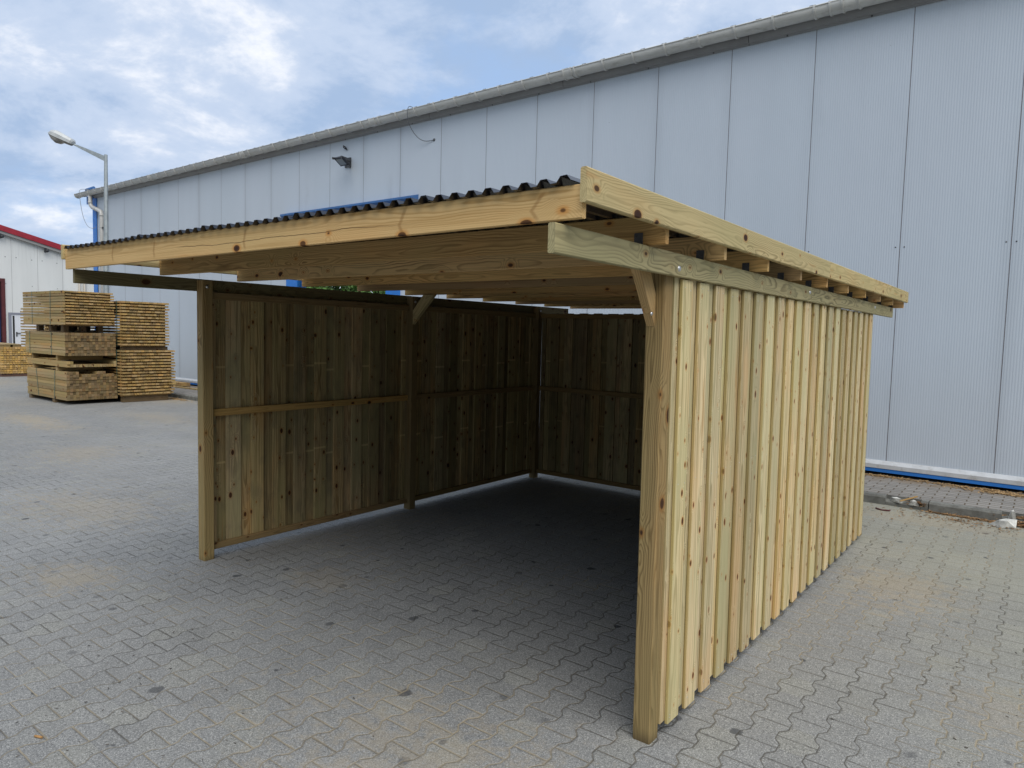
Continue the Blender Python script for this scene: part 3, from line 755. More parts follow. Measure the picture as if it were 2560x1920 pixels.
# doorway in the long wall: blue frame, canopy
mb = MB(); mb.box((-12.55, -.03, .1), (-12.13, .22, 4.1)); mb.box((-9.15, -.03, .1), (-8.75, .22, 4.1)); mb.box((-12.13, -.028, 3.7), (-9.15, .22, 4.1))
mb.build('doorway_frame', M_BLUE, hall)
mb = MB(); mb.extrude([(0, -.001, 4.345), (0, -.16, 4.30), (0, -.16, 4.262), (0, -.03, 4.16), (0, -.001, 4.16)], (-12.60, 0, 0), (-8.28, 0, 0)); mb.build('door_canopy', M_BLUE2, hall)
mb = wc
for t in [-1.1 * k for k in range(-5, 21)]:
    for s_ in (-.047, .047):
        for zz_ in (2.885,):
            if -12.7 < t < -8.6: continue
            mb.dome((t + s_, -.001, zz_), (0, -1, 0), .0085, .006, 8)
mb.build('wall_cladding', [M_WALL, M_BRKT], hall)
mb = MB(); mb.box((TL + .2, .2, .001), (TR - .2, DEP, .02)); mb.build('hall_floor', simple('hall_floor_concrete', (.12, .12, .12), .8), hall)

def hp(t, y, z):
    c, s_ = math.cos(SL), math.sin(SL); return V(BX + c * t - s_ * y, BY + s_ * t + c * y, z)

# floodlight on the wall
fl = empty('floodlight', hp(-10.45, 0, 5.3), SL)
tag(fl, 'small black LED floodlight on steel brackets high on the grey wall', 'floodlight')
mb = MB()
ux, uy = V(1, 0, 0), V(-.12, .87, -.49).normalized(); c_ = V(.21, -.30, -.155); nz = ux.cross(uy).normalized()
if nz.z > 0: nz = -nz
def frame_box(mb, c_, ux, uy, nz, w_, h_, d_): mb.bar(c_ - ux * w_ / 2 - uy * h_ / 2, ux * w_, uy * h_, nz * d_)
frame_box(mb, c_ - nz * .036, ux, uy, nz, .25, .23, .035); mb.build('lamp_body', M_BLK, fl)
mb = MB(); frame_box(mb, c_, ux, uy, nz, .185, .165, .003); mb.build('lamp_glass', M_GLASSL, fl)
mb = MB(); mb.bar((.13, -.47, -.085), (-.12, .46, .05), (.02, .006, 0), (0, 0, -.042)); mb.bar((.33, -.41, -.07), (-.19, .40, .04), (.02, .01, 0), (0, 0, -.05))
mb.bar((.24, -.24, -.14), (-.12, .23, .03), (.02, .01, 0), (0, 0, -.035)); mb.box((-.02, -.03, -.19), (.16, -.001, .0)); mb.bar((.26, -.22, -.22), (-.12, .2, .03), (.02, .01, 0), (0, 0, -.03))
mb.build('bracket', M_BRKT, fl)
mb = MB(); mb.tube([(-.03, -.002, .20), (-.04, -.05, .23), (-.01, -.07, .25), (.03, -.05, .22), (.03, -.01, .17)], .012, 8); mb.build('cable_gland', M_BLK, fl)
# loop of cable over the gutter
def bez(p, n=10):
    out = []
    P4 = [Vector(q) for q in p]
    for i in range(len(P4) - 1):
        a, b_ = P4[i], P4[i + 1]; pa = P4[max(i - 1, 0)]; pb = P4[min(i + 2, len(P4) - 1)]
        for k in range(n):
            t = k / n
            out.append(.5 * ((2 * a) + (b_ - pa) * t + (2 * pa - 5 * a + 4 * b_ - pb) * t * t + (3 * a - 3 * b_ + pb - pa) * t ** 3))
    out.append(P4[-1]); return out
mb = MB(); mb.tube(bez([hp(-8.12, -.02, 5.90), hp(-8.22, -.18, 5.90), hp(-8.28, -.295, 5.90), hp(-8.3, -.295, 5.7), hp(-8.29, -.2, 5.52), hp(-8.22, -.10, 5.38), hp(-8.1, -.05, 5.31), hp(-7.95, -.02, 5.30), hp(-7.885, 0, 5.31)]), .0065, 6)
mb.dome(hp(-7.885, 0, 5.31), (0, -1, 0), .03, .02)
o = mb.build('wire', M_WIRE); tag(o, 'grey cable looping over the gutter down to a hole in the middle of the wall', 'wire', 'cables hanging from the hall gutter')
mb = MB(); mb.tube(bez([hp(-23.35, .0, 6.0), hp(-23.38, -.285, 5.95), hp(-23.36, -.29, 5.6), hp(-23.25, -.25, 5.1), hp(-23.05, -.2, 4.8), hp(-22.8, -.15, 4.72), hp(-22.55, -.16, 4.74)]), .008, 6)
o = mb.build('wire', M_WIRE2); tag(o, 'thin wire hanging from the far end of the gutter beside the downpipe', 'wire', 'cables hanging from the hall gutter')

# ------------------------------------------------------------------ pavement strip along the hall, kerb
mb = MB()
def kz(t): return 0
sheet('sidewalk', -60, 5.755, 40, 7.35, .095, brick_paving('rectangular_pavers'))
mb = MB(); random.seed(9); x = -40
broken = [(3.60, 3.93), (4.62, 5.3)]
while x < 20:
    e = x + 1.0
    def seg(a, b_, h=.098):
        n = max(1, int((b_ - a) / .12)); pr = []
        for k in range(n + 1):
            xx = a + (b_ - a) * k / n; j = random.uniform(-.004, .004); ht = h + random.uniform(-.005, .003)
            pr.append([(xx, 5.665 + j, -.02), (xx, 5.667 + j, ht - .02), (xx, 5.682 + j, ht), (xx, 5.754, ht + .002), (xx, 5.756, -.02)])
        vs = [q for p in pr for q in p]; fs = [(k * 5 + i, k * 5 + i + 1, k * 5 + 6 + i, k * 5 + 5 + i) for k in range(n) for i in range(4)]
        fs += [(0, 1, 2, 3, 4), tuple(n * 5 + i for i in range(5))]
        mb._add(vs, fs, None, .5)
    parts = [(x + .004, e - .004, .098)]
    for (ba, bb) in broken:
        np_ = []
        for (a, b_, h) in parts:
            if bb <= a or ba >= b_: np_.append((a, b_, h)); continue
            if a < ba: np_.append((a, ba, h))
            np_.append((max(a, ba) + .002, min(b_, bb) - .002, .055))
            if b_ > bb: np_.append((bb, b_, h))
        parts = np_
    for (a, b_, h) in parts:
        if b_ - a > .02: seg(a, b_, h)
    x = e
mb.box((-60, 5.756, -.02), (20, 5.80, .092)); o = mb.build('kerb', M_KERB); o['kind'] = 'structure'

def rock(name, loc, s, seed, label, mat=None, flat=.6):
    random.seed(seed); bm = bmesh.new(); bmesh.ops.create_icosphere(bm, subdivisions=1, radius=1)
    for v in bm.verts:
        n = mnoise.noise(v.co * 1.3 + V(seed, 0, 0)); v.co *= 1 + n * .9
        v.co.x = max(-.8, min(.8, v.co.x)); v.co.y = max(-.75, min(.75, v.co.y)); v.co.z = max(-.6, min(.62, v.co.z))
    for v in bm.verts:
        k_ = 1.25 if v.co.z < -.15 else (1.05 if v.co.z < .3 else .8)
        v.co = V(v.co.x * s[0] * k_, v.co.y * s[1] * k_, max(0.0, v.co.z + .5) * s[2])
    for f_ in bm.faces:
        f_.material_index = 1 if f_.calc_center_median().z > .62 * max(v.co.z for v in bm.verts) or (s[2] > s[0] and f_.normal.y < 0) else 0
    me = bpy.data.meshes.new(name); bm.to_mesh(me); bm.free(); me.materials.append(M_BROKEN); me.materials.append(M_PAINTED)
    o = bpy.data.objects.new(name, me); col.objects.link(o); o.location = loc; o.rotation_euler = (0, 0, seed * 1.3)
    tag(o, label, 'rubble', 'broken pieces of kerb concrete'); return o
rock('concrete_chunk', (4.66, 5.50, 0), (.115, .085, .07), 3, 'largest grey concrete chunk with white top lying on the pavers by the kerb')
rock('concrete_chunk', (4.71, 5.66, .03), (.035, .03, .10), 8, 'pointed white concrete sliver standing just behind the largest chunk')
rock('concrete_chunk', (4.88, 5.70, .01), (.10, .06, .075), 5, 'pale concrete lump at the right edge of the photo in the kerb gap')
rock('concrete_chunk', (4.86, 5.50, 0), (.06, .03, .03), 6, 'small flat white flake right of the largest concrete chunk')
rock('concrete_chunk', (3.70, 5.70, .04), (.08, .05, .05), 12, 'white broken kerb piece beside the stick in the left kerb break')
rock('concrete_chunk', (3.86, 5.68, .03), (.06, .05, .06), 14, 'white broken kerb piece just right of the leaning stick')
mb = MB(); mb.bar((3.74, 5.62, .07), (.14, .12, .05), (.012, -.01, 0), (0, 0, .01)); o = mb.build('stick', W_YELL)
tag(o, 'short pale stick leaning over the broken kerb', 'stick')
mb = MB(); mb.tube([(3.56, 5.38, .012), (3.62, 5.355, .006), (3.69, 5.355, .012), (3.70, 5.36, .02)], .008, 6); o = mb.build('stick', M_REDF)
tag(o, 'thin reddish twig lying on the pavers in front of the kerb', 'stick')

# loose wood chips and sawdust (nobody could count them)
def chips(name, spots, n, mat, seed, size=(.012, .05), label=None):
    random.seed(seed); mb = MB()
    for i in range(n):
        (cx, cy, rx, ry, z) = random.choice(spots); a = random.random() * 6.3; q = abs(random.gauss(0, .5))
        x, y = cx + rx * q * math.cos(a), cy + ry * q * math.sin(a); th = random.random() * 6.3; L = random.uniform(*size); w_ = L * random.uniform(.15, .45)
        u = V(math.cos(th), math.sin(th), random.uniform(-.2, .25)); v_ = V(-math.sin(th), math.cos(th), random.uniform(-.3, .3))
        mb.bar((x, y, z + random.uniform(0.001, .012)), u * L, v_ * w_, (0, 0, .0025))
    o = mb.build(name, mat, fixn=False); tag(o, kind='stuff'); 
    if label: o['label'] = label
    return o
o = chips('wood_chips', [(4.75, 5.60, .3, .10, 0), (4.85, 5.66, .25, .10, .03), (4.85, 5.70, .25, .06, .055), (3.93, 5.71, .09, .04, .055), (3.92, 5.70, .10, .05, .04), (4.4, 5.62, .5, .03, 0), (4.9, 5.7, .2, .1, .03), (4.6, 5.60, .35, .08, 0), (4.2, 5.62, .3, .03, 0), (4.3, 5.4, .9, .3, 0)], 2200, M_CHIP, 4, (.008, .035), 'orange brown bark and wood chips strewn along the broken kerb')
o['category'] = 'wood chips'
o = chips('dead_leaves', [(4.80, 5.60, .22, .10, .01), (3.93, 5.70, .09, .04, .06), (4.9, 5.72, .2, .06, .06)], 260, simple('dead_leaf', (.16, .085, .035), .9, var=.5, scale=6), 44, (.02, .05), 'brown dead leaves caught between the broken kerb stones')
o['category'] = 'leaves'
o = chips('sawdust', [(-11.2, 5.5, .8, .14, .0), (-12.0, 5.3, .6, .1, 0), (4.4, 6.85, 1.0, .08, .095), (5.1, 6.8, .9, .1, .088), (3.4, 6.85, 1.2, .10, .095), (4.6, 6.72, .6, .10, .095)], 2200, M_SAWD, 6, (.01, .05), 'brown sawdust and shavings gathered at the foot of the grey hall')
o['category'] = 'sawdust'
o = chips('grit', [(1.5, -1.2, 4.5, 3.0, 0), (4.6, 1.4, 1.6, 5.0, 0), (0, 0, 5, 3.5, 0)], 420, simple('grit_bits', (.11, .10, .085), .9, var=.5, scale=3), 16, (.004, .014), 'tiny dark and pale crumbs scattered on the paved yard')
o['category'] = 'grit'
mb = MB(); mb.tube([(1.655, -1.60, .006), (1.69, -1.585, .006)], .005, 8); o = mb.build('cigarette_butt', M_CIG); tag(o, 'orange cigarette butt lying on the pavers at the bottom left', 'litter')

# ------------------------------------------------------------------ street lamp
sl_ = empty('street_lamp', (-15.42, 5.74, 0)); tag(sl_, 'grey galvanised street lamp with one angled arm behind the timber stacks', 'street lamp')
def oct_tube(mb, a, b_, r0, r1, n=8): mb.tube([a, b_], r0, n, r1)
base = V(-15.42, 5.74, 0); tp = V(-15.74, 5.95, 6.28)
mb = MB(); mb.tube([V(0, 0, 0), (tp - base) * .1, (tp - base)], .135, 8, .046); mb.smooth = [False] * len(mb.smooth)
mb.build('pole', M_GALV, sl_)
a0 = V(-15.75, 5.95, 6.17) - base; a1 = V(-16.42, 5.49, 6.515) - base
mb = MB(); dirv = (a1 - a0).normalized(); upv = dirv.cross(V(-.6, .8, 0)).normalized(); upv = upv if upv.z > 0 else -upv; sd = dirv.cross(upv)
def tap(mb, p, q, h0, h1, w0, w1):
    vs = [];
    for (c, h, w_) in ((p, h0, w0), (q, h1, w1)):
        vs += [c - upv * h - sd * w_, c - upv * h + sd * w_, c + upv * h + sd * w_, c + upv * h - sd * w_]
    mb._add(vs, [(0, 1, 2, 3), (7, 6, 5, 4), (0, 4, 5, 1), (1, 5, 6, 2), (2, 6, 7, 3), (3, 7, 4, 0)])
tap(mb, a0, a1, .068, .028, .04, .025); mb.tube([a1 - dirv * .05, a1 + dirv * .16], .024, 10)
mb.build('arm', M_GALV, sl_)
l0 = a1 + dirv * .10; lm = MB()
L_ = .66; rows = []
prof_t = [(0, .08, .08, .03), (.04, .115, .12, .09), (.30, .13, .145, .09), (.52, .145, .165, .08), (.64, .13, .12, .06), (.72, .07, .01, .04)]
for (t, wv, hu, hd) in prof_t:
    c = l0 + dirv * t; rr = []
    for (a, b_) in ((-1, -.15), (-1, .45), (-.7, .9), (0, 1.0), (.7, .9), (1, .45), (1, -.15)):
        rr.append(c + sd * wv * a + upv * hu * b_)
    rows.append(rr)
vs = [p for r_ in rows for p in r_]; n = 7
fs = [(k * n + i, k * n + i + 1, (k + 1) * n + i + 1, (k + 1) * n + i) for k in range(len(rows) - 1) for i in range(n - 1)]
fs += [(k * n, (k + 1) * n, (k + 1) * n + n - 1, k * n + n - 1) for k in range(len(rows) - 1)] + [tuple(range(n)), tuple((len(rows) - 1) * n + i for i in range(n))]
lm._add(vs, fs, None, .5, False); lum = lm.build('luminaire', M_LUM, sl_)
bw_ = MB(); rows = []
for (t, wv, hd) in [(.06, .10, .055), (.22, .11, .065), (.27, .115, .075), (.34, .125, .135), (.47, .13, .155), (.60, .12, .11), (.70, .07, .03)]:
    c = l0 + dirv * t - upv * .014; rr = [c + sd * wv * math.cos(a) * .98 - upv * hd * math.sin(a) for a in [PI * k / 8 for k in range(9)]]; rows.append(rr)
vs = [p for r_ in rows for p in r_]; n = 9
fs = [(k * n + i, k * n + i + 1, (k + 1) * n + i + 1, (k + 1) * n + i) for k in range(len(rows) - 1) for i in range(n - 1)] + [tuple(range(n)), tuple((len(rows) - 1) * n + i for i in range(n))]
bw_._add(vs, fs, None, .5, True)
bw_.build('lamp_bowl', simple('smoky_lamp_bowl', (.22, .21, .19), .15, spec=.7, var=.4, scale=8), lum)

# ------------------------------------------------------------------ white hall with red verge
wh = empty('white_hall', (-35, 1, 0)); tag(wh, 'white panelled hall with red roof edge behind the yellow timber', 'building')
M_WH = cladding('white_sandwich_panel', (0.76, 0.77, 0.75), 1.1, False, 9.62, axis=1, dirty=(4.0, 5.6), streak=.25, rough=.5)
def wv(y): return 5.13 + (12.05 - y) * .2525 if y >= 1 else 5.13 + (12.05 - 1) * .2525 - (1 - y) * .2525
mb = MB(); vs = []; 
def wallpoly(mb, pts, x0, x1):
    n = len(pts); vs = [(x0, y, z) for y, z in pts] + [(x1, y, z) for y, z in pts]
    mb._add(vs, [tuple(range(n)), tuple(range(2 * n - 1, n - 1, -1))] + [(i, (i + 1) % n, n + (i + 1) % n, n + i) for i in range(n)])
off = V(-35, 1, 0)
wallpoly(mb, [(9.33, 0), (13.9, 0), (13.9, wv(13.9)), (9.33, wv(9.33))], -35, -35.15)
wallpoly(mb, [(4.5, 3.60), (9.33, 3.60), (9.33, wv(9.33)), (4.5, wv(4.5))], -35, -35.15)
wallpoly(mb, [(-12, 0), (4.5, 0), (4.5, wv(4.5)), (1, wv(1)), (-12, wv(-12))], -35, -35.15)
wallpoly(mb, [(13.75, 0), (13.9, 0), (13.9, wv(13.9)), (13.75, wv(13.75))], -35.16, -55)
wm = mb; wm.use(1)
mb = MB()
wallpoly(mb, [(1, wv(1) + .12), (14.2, wv(14.2) + .12), (14.2, wv(14.2) + .38), (1, wv(1) + .38)], -34.75, -34.80)
wallpoly(mb, [(1, wv(1) + .12), (-12.3, wv(-12.3) + .12), (-12.3, wv(-12.3) + .38), (1, wv(1) + .38)], -34.75, -34.80)
mb.build('verge_trim', M_REDT, wh).location = (35, -1, 0)
mb = MB()
wallpoly(mb, [(1, wv(1) - .02), (14.2, wv(14.2) - .02), (14.2, wv(14.2) + .118), (1, wv(1) + .118)], -34.80, -35.0)
wallpoly(mb, [(1, wv(1) + .13), (14.2, wv(14.2) + .13), (14.2, wv(14.2) + .3), (1, wv(1) + .3)], -34.81, -55)
wallpoly(mb, [(1, wv(1) + .13), (-12.3, wv(-12.3) + .13), (-12.3, wv(-12.3) + .3), (1, wv(1) + .3)], -34.81, -55)
mb.build('roof', simple('pale_soffit', (.30, .30, .29), .6), wh).location = (35, -1, 0)
mb = MB(); mb.box((-35.10, 9.331 - .16, 0), (-34.96, 9.331, 3.60)); mb.box((-35.10, 4.5, 3.601), (-34.96, 9.331, 3.74)); mb.build('gate_frame', M_REDF, wh).location = (35, -1, 0)
mb = MB(); mb.box((-35.30, 8.86, 0), (-35.16, 9.16, 3.5)); mb.build('gate_leaf', simple('navy_gate', (.015, .045, .16), .5), wh).location = (35, -1, 0)
mb = MB(); mb.box((-44, 4.3, 0.01), (-35.4, 9.6, .03)); mb.box((-44, 9.6, 0), (-35.4, 9.7, 5)); mb.box((-44.1, 3, 0), (-44, 9.8, 5)); mb.build('interior', M_VOID, wh).location = (35, -1, 0)
mb = MB(); mb.box((-34.99, 9.43, 0), (-34.94, 9.55, 2.13)); mb.box((-34.99, 10.58, 0), (-34.94, 10.70, 2.13)); mb.box((-34.99, 9.551, 2.03), (-34.94, 10.579, 2.13))
fr_ = mb.build('door_frame', M_DFRM, wh); fr_.location = (35, -1, 0)
mb = MB(); mb.box((-34.985, 9.552, .02), (-34.96, 10.578, 2.028)); dl = mb.build('door', M_DOORW, wh); dl.location = (35, -1, 0)
mb = MB(); mb.box((-34.959, 9.60, .03), (-34.955, 9.68, 1.98)); mb.build('door_gap_strip', M_VOID, dl)
mb = MB(); mb.box((-34.959, 9.73, .98), (-34.94, 9.78, 1.20)); mb.box((-34.94, 9.745, 1.13), (-34.90, 9.92, 1.16)); mb.build('door_handle', M_BLK, dl)
mb = MB(); mb.box((-34.959, 9.99, 1.56), (-34.956, 10.10, 1.585)); mb.box((-34.959, 9.99, 1.60), (-34.956, 10.07, 1.62)); mb.build('warning_sign', simple('red_sign_print', (.75, .25, .25), .5), dl)
for yy in (12.56, 12.80):
    mb = MB(); mb.tube([(-34.93, yy, 0), (-34.93, yy, 5.0)], .045, 8); mb.build('downpipe', simple('beige_pipe', (.48, .44, .38), .5), wh).location = (35, -1, 0)
mb = wm
for k, t in enumerate([9.62, 10.72, 11.82]):
    for s_ in (-.25, .2):
        mb.dome((-34.998, t + s_, 4.78 - .05 * k), (1, 0, 0), .022, .01, 8)
        mb.dome((-34.998, t + s_, 3.5 - .05 * k), (1, 0, 0), .018, .01, 8) if s_ < 0 else None
mb.build('wall', [M_WH, M_BRKT], wh).location = (35, -1, 0)
for (yy, lb) in ((9.18, 'small dark camera under the red verge at the left edge of the photo'), (11.05, 'small dark camera under the red verge right of the other one')):
    t = empty('security_camera', (-34.9, yy, wv(yy) - .03)); tag(t, lb, 'camera', 'cameras under the white hall verge')
    mb = MB(); mb.tube([(.02, -.04, -.16), (.20, .05, -.12)], .06, 10); mb.build('camera_body', M_BLK, t)
    mb = MB(); mb.box((-.08, -.03, -.10), (.08, .03, .0)); mb.build('bracket', M_BRKT, t)

# ------------------------------------------------------------------ timber stacks
def straps(parent, boxes, mat=M_STRAP):
    for (x, y0, y1, z0, z1, lean) in boxes:
        mb = MB(); t = .0025
        pts = [(x, y0 - .008, z0), (x + lean, y0 - .008, z1)]
        mb.bar(pts[0], (lean, 0, z1 - z0), (.016, 0, 0), (0, -t, 0)); mb.bar((x + lean, y0 - .008, z1 + .002), (0, y1 - y0 + .016, 0), (.016, 0, 0), (0, 0, t))
        mb.build('strap', mat, parent)
XF = -11.27; XB = -13.48
def tob(mb, name, mat, o, parent=None):
    mb.v = [tuple(Vector(q) - o.location) for q in mb.v]; return mb.build(name, mat, parent or o)
random.seed(31)
# runners on the ground
G1 = 'timber bundles in the two nearest stacks'
for (xa, lb) in ((-12.08, 'short dark timber bearer under the front of the nearest post stack'), (-13.42, 'short timber bearer under the back left end of the post stack')):
    mb = MB(); o_ = V(xa, 3.29, 0); mb.plank((xa, 3.27, .0), (0, .98, 0), (.13, 0, 0), (0, 0, .085), rnd=random.random())
    mb.v = [tuple(Vector(q) - o_) for q in mb.v]; o = mb.build('bearer', W_DARK); o.location = o_; tag(o, lb, 'bearer', 'bearers under the post stack')
def post_bundle(name, z0, layers, y0, cols, xf, xb, cs, label, top=None, thin=()):
    o = empty(name, ((xf + xb) / 2, y0 + cols * cs / 2, z0)); tag(o, label, 'timber bundle', G1)
    mb = MB(); me_ = MB(); z = z0
    for k in range(layers):
        for j in range(cols):
            if top and k >= layers - len(top) and not top[k - layers + len(top)](j): continue
            e = random.uniform(-.02, .008); e2 = random.uniform(-.03, .03)
            g = .0012; r_ = random.random()
            mb.bar((xb + e2, y0 + j * cs + g, z + g), (xf + e - xb - e2 - .002, 0, 0), (0, cs - 2 * g, 0), (0, 0, cs - 2 * g), rnd=r_)
            me_.bar((xf + e - .0019, y0 + j * cs + g, z + g), (.002, 0, 0), (0, cs - 2 * g, 0), (0, 0, cs - 2 * g), rnd=random.random())
        z += cs
        if k in thin: z += .007
    tob(mb, 'posts', W_STACK, o); tob(me_, 'cut_ends', W_ENDS, o)
    return o
cs = .0585
o = post_bundle('timber_bundle', .09, 10, 3.26, 17, XF, XB, cs, 'big bundle of square posts at the bottom of the nearest stack with uneven top', top=[lambda j: j < 17 and j not in (), lambda j: j < 4 or 9 <= j <= 16 - 1 and j > 8 or j in (5, 6, 7, 8), lambda j: j < 4 or 10 <= j <= 12][1:], thin=(2, 6))
tob_ = o; straps(o, [])
def strap_abs(o, x, y0, y1, z0, z1, lean=0.0):
    mb = MB(); t = .003
    mb.bar((x, y0 - .008, z0), (lean, 0, z1 - z0), (.016, 0, 0), (0, -t, 0)); mb.bar((x + lean, y0 - .01, z1 + .002), (0, y1 - y0, 0), (.016, 0, 0), (0, 0, t)); tob(mb, 'strap', M_STRAP, o)
strap_abs(o, -11.92, 3.26, 4.2, .09, .69, .04); strap_abs(o, -12.80, 3.26, 4.2, .09, .69, -.12)
# spacers and loose posts
def spacer(xa, z, h, lb, y1=4.2, y0=3.30):
    mb = MB(); o_ = V(xa, y0, z); mb.plank((0, 0, 0), (0, y1 - y0, 0), (.09, 0, 0), (0, 0, h), rnd=random.random()); o = mb.build('spacer', W_STACK); o.location = o_; tag(o, lb, 'spacer', 'spacers between the bundles of the nearest stack')
spacer(-11.95, .69, .095, 'lower front spacer block under the loose posts of the nearest stack'); spacer(-13.25, .69, .095, 'lower back spacer block under the loose posts of the nearest stack')
o = empty('loose_posts', (-12.4, 3.7, .787)); tag(o, 'loose square posts with gaps in the middle of the nearest stack', 'timber', G1)
mb = MB()
for j, zz_ in ((0, 0), (1, 0), (0, 1), (1, 1), (16, 0), (16, 1)): mb.bar((XB, 3.275 + j * .0575, .787 + zz_ * .062), (XF - XB + random.uniform(-.02, .01), 0, 0), (0, .055, 0), (0, 0, .06))
for j in range(2, 16): mb.bar((XB, 3.275 + j * .0575, .787), (XF - XB + random.uniform(-.03, -.0), 0, 0), (0, .055, 0), (0, 0, .055))
tob(mb, 'posts', W_STACK, o)
spacer(-11.93, .913, .11, 'upper front spacer block above the loose posts of the nearest stack'); spacer(-13.30, .913, .11, 'upper back spacer block above the loose posts of the nearest stack')
o = post_bundle('timber_bundle', 1.026, 8, 3.24, 17, XF, XB, .0585, 'strapped bundle of square posts in the middle of the nearest stack under the pallet', thin=(1, 4))
strap_abs(o, -11.98, 3.24, 4.2, 1.026, 1.51, .0); strap_abs(o, -13.2, 3.24, 4.2, 1.026, 1.51, .0)
# pallet
o = empty('pallet', (-12.3, 3.75, 1.512)); tag(o, 'dark wooden pallet between the post bundle and the top bundle', 'pallet')
mb = MB()
for yy in (3.34, 3.68, 4.02):
    for xx in (-13.1, -12.4, -11.75): mb.box((xx, yy, 1.533), (xx + .14, yy + .10, 1.64))
    mb.box((-13.1, yy, 1.513), (-11.61, yy + .1, 1.532))
for k in range(7): mb.box((-13.1 + k * .226, 3.34, 1.641), (-13.1 + k * .226 + .13, 4.12, 1.662))
tob(mb, 'pallet_boards', W_DARK, o)
# board bundle A
def board_bundle(name, z0, z1, layers, y0, y1, xf, xb, label, group, full_side=True, pairs=2, mat=W_LATH, matside=W_STACK, drift=.006, fill=.55, bw=.085):
    o = empty(name, ((xf + xb) / 2, (y0 + y1) / 2, z0)); tag(o, label, 'timber bundle', group)
    mb = MB(); ms = MB(); ph = (z1 - z0) / layers; sh = 0
    for k in range(layers):
        z = z0 + k * ph
        if k % pairs == 0: sh = random.uniform(-1, 1) * drift * 2
        y = y0 + .001 + (.05 if full_side else 0); ye = y1 + sh
        while y < ye - .03:
            w_ = min(random.uniform(bw * .8, bw * 1.25), ye - y); e = random.uniform(-.012, .006)
            mb.bar((xb + random.uniform(-.03, .03), y, z + ph * (1 - fill)), (xf + e - xb, 0, 0), (0, w_ - .003, 0), (0, 0, ph * fill - .001), rnd=random.random()); y += w_
        if full_side:
            gap = .013 if k % 2 == 0 else .005; e = sh
            ms.bar((xb + e, y0, z + gap), (xf - xb - .004, 0, 0), (0, .045, 0), (0, 0, ph - gap - .001), rnd=random.random())
        # stickers
        mb.bar((xf - .16, y0 + .02, z - .0005), (.05, 0, 0), (0, y1 - y0 - .06, 0), (0, 0, ph * (1 - fill)), rnd=.3)
    tob(mb, 'boards', mat, o)
    if full_side: tob(ms, 'side_boards', matside, o)
    return o
o = board_bundle('timber_bundle', 1.664, 2.375, 12, 3.21, 4.22, XF, XB, 'top bundle of flat boards strapped on the dark pallet of the nearest stack', G1)
strap_abs(o, -11.93, 3.21, 4.2, 1.664, 2.378, .03); strap_abs(o, -12.93, 3.21, 4.2, 1.664, 2.378, 0)
# stack 2
X2 = -11.05; X2b = -13.4
o = board_bundle('timber_bundle', .135, 1.145, 15, 4.265, 5.43, X2, X2b, 'lower bundle of boards in the right hand stack beside the nearest stack', G1, False, 3, W_LATH, fill=.57)
strap_abs(o, X2 - .25, 4.265, 5.3, .135, 1.148, 0)
o = board_bundle('timber_bundle', 1.225, 2.215, 15, 4.285, 5.31, X2 - .02, X2b, 'upper bundle of boards in the right hand stack beside the nearest stack', G1, False, 3, W_LATH, fill=.57)
strap_abs(o, X2 - .27, 4.285, 5.3, 1.225, 2.218, 0)
for (z, h, lb) in ((0.0, .132, 'dark timber base on the ground under the right hand stack'), (1.147, .076, 'dark timber spacers between the two bundles of the right hand stack')):
    o = empty('bearer', (-12, 4.8, z)); tag(o, lb, 'bearer'); mb = MB()
    for xx in (-11.30, -12.2, -13.2): mb.plank((xx, 4.33, z + .001), (0, .98, 0), (.14, 0, 0), (0, 0, h), rnd=random.random())
    tob(mb, 'beams', W_DARK, o)
# stack 3 far behind
o = board_bundle('timber_bundle', .15, 2.17, 20, 6.22, 7.3, -21.0, -23.2, 'far stack of thin laths whose ends stick out left of the nearest stack', 'timber bundles further back', False, 2, W_STACK, fill=.5, drift=.02)
# yellow stack
o = empty('timber_bundle', (-21.8, 5.2, .07)); tag(o, 'low bundle of orange yellow profiled boards in front of the white door', 'timber bundle', 'timber bundles further back')
mb = MB(); grv = []; z = .09
for k in range(12):
    h = .067; 
    if k in (4, 8): z += .012
    y = 4.86; j = 0
    while y < 5.72:
        e = random.uniform(-.01, .01); r_ = random.random()
        mb.bar((-20.6 + e, y + .003, z + .004), (-2.4, 0, 0), (0, .066, 0), (0, 0, h - .008), rnd=r_)
        if k % 2 == 0: grv.append(((-20.6 + e - .001, y + .02, z - .002), (-20.6 + e + .004, y + .05, z + .012)))
        y += .0735; j += 1
    z += h
mb.use(1)
for a_, b_ in grv: mb.box(a_, b_)
tob(mb, 'boards', [W_YELL, M_VOID], o)
mb = MB(); mb.plank((-20.62, 4.86, .915), (-2.3, 0, 0), (0, .26, 0), (0, 0, .075)); mb.plank((-20.62, 5.19, .915), (-2.3, 0, 0), (0, .22, 0), (0, 0, .075)); mb.bar((-20.6, 4.84, .99), (-2.3, 0, 0), (0, .66, 0), (0, 0, .012))
tob(mb, 'cover_planks', W_STACK, o)
mb = MB(); mb.bar((-20.62, 4.86, 0), (-.1, 0, 0), (0, .85, 0), (0, 0, .085)); o2 = mb.build('bearer', simple('red_brown_bearer', (.11, .06, .045), .8, var=.2)); tag(o2, 'red brown bearer under the front of the orange yellow bundle', 'bearer')
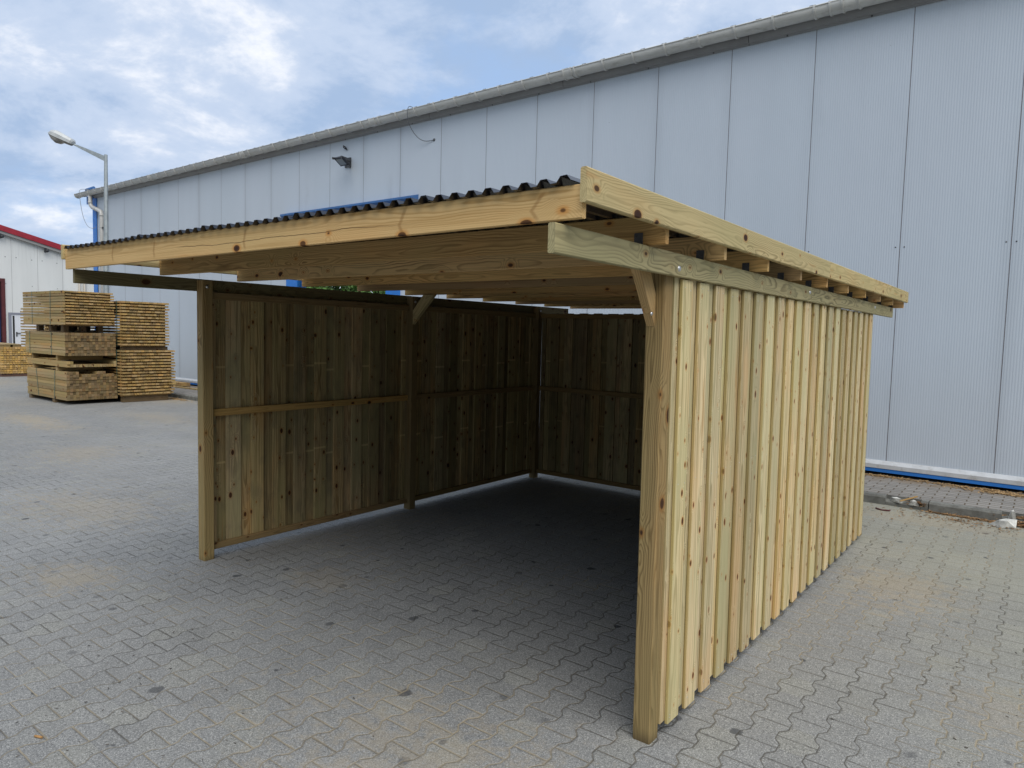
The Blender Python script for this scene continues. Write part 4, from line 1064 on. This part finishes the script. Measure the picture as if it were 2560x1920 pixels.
# low pallet boards by the hall base
o = empty('board_pile', (-14.0, 6.75, .088)); tag(o, 'low pile of pale planks on the pavement by the blue base of the grey hall', 'board pile')
mb = MB(); mb.plank((-14.9, 6.62, .12), (1.75, .03, 0), (0, .14, 0), (0, 0, .09)); mb.plank((-14.7, 6.80, .10), (1.45, 0, 0), (0, .14, 0), (0, 0, .1)); mb.plank((-13.3, 6.50, .092), (1.1, .05, 0), (0, .10, 0), (0, 0, .03)); mb.plank((-14.3, 6.55, .092), (.1, 0, 0), (0, .4, 0), (0, 0, .028))
tob(mb, 'planks', W_STACK, o)

# ------------------------------------------------------------------ trees seen through the hall doorway
def tree(loc, h, r, seed, label):
    random.seed(seed); o = empty('tree', loc); tag(o, label, 'tree', 'trees seen through the hall doorway')
    mb = MB(); mb.tube([(0, 0, 0), (.1, .05, h * .4), (.05, .1, h * .75)], .18, 8, .05)
    for k in range(6):
        a = k * 1.05; mb.tube([(.08, .05, h * (.3 + .06 * k)), (r * .5 * math.cos(a), r * .5 * math.sin(a), h * (.5 + .06 * k))], .06, 6, .02)
    mb.build('trunk', M_BARK, o)
    mb = MB(); cl = [(V(random.gauss(0, .45) * r, random.gauss(0, .45) * r, h * random.uniform(.15, .95)), random.uniform(.3, .7) * r * .6) for _ in range(26)]
    for i in range(5200):
        c, q = random.choice(cl); d_ = V(random.gauss(0, 1), random.gauss(0, 1), random.gauss(0, 1)).normalized() * q * random.uniform(.5, 1)
        p = c + d_; u = V(random.gauss(0, 1), random.gauss(0, 1), random.gauss(0, 1)).normalized(); v_ = u.orthogonal().normalized(); s_ = random.uniform(.10, .20)
        mb._add([p - u * s_, p - v_ * s_ * .5, p + u * s_, p + v_ * s_ * .5], [(0, 1, 2, 3)])
    mb.build('crown', M_LEAF, o, fixn=False)
tree((-30, 24.0, 0), 6.5, 2.6, 1, 'nearest bushy green tree seen through the hall doorway')
tree((-33, 20.8, 0), 6.0, 2.4, 2, 'left bushy green tree seen through the hall doorway')
tree((-29, 27.5, 0), 7.0, 2.8, 3, 'right bushy green tree seen through the hall doorway')
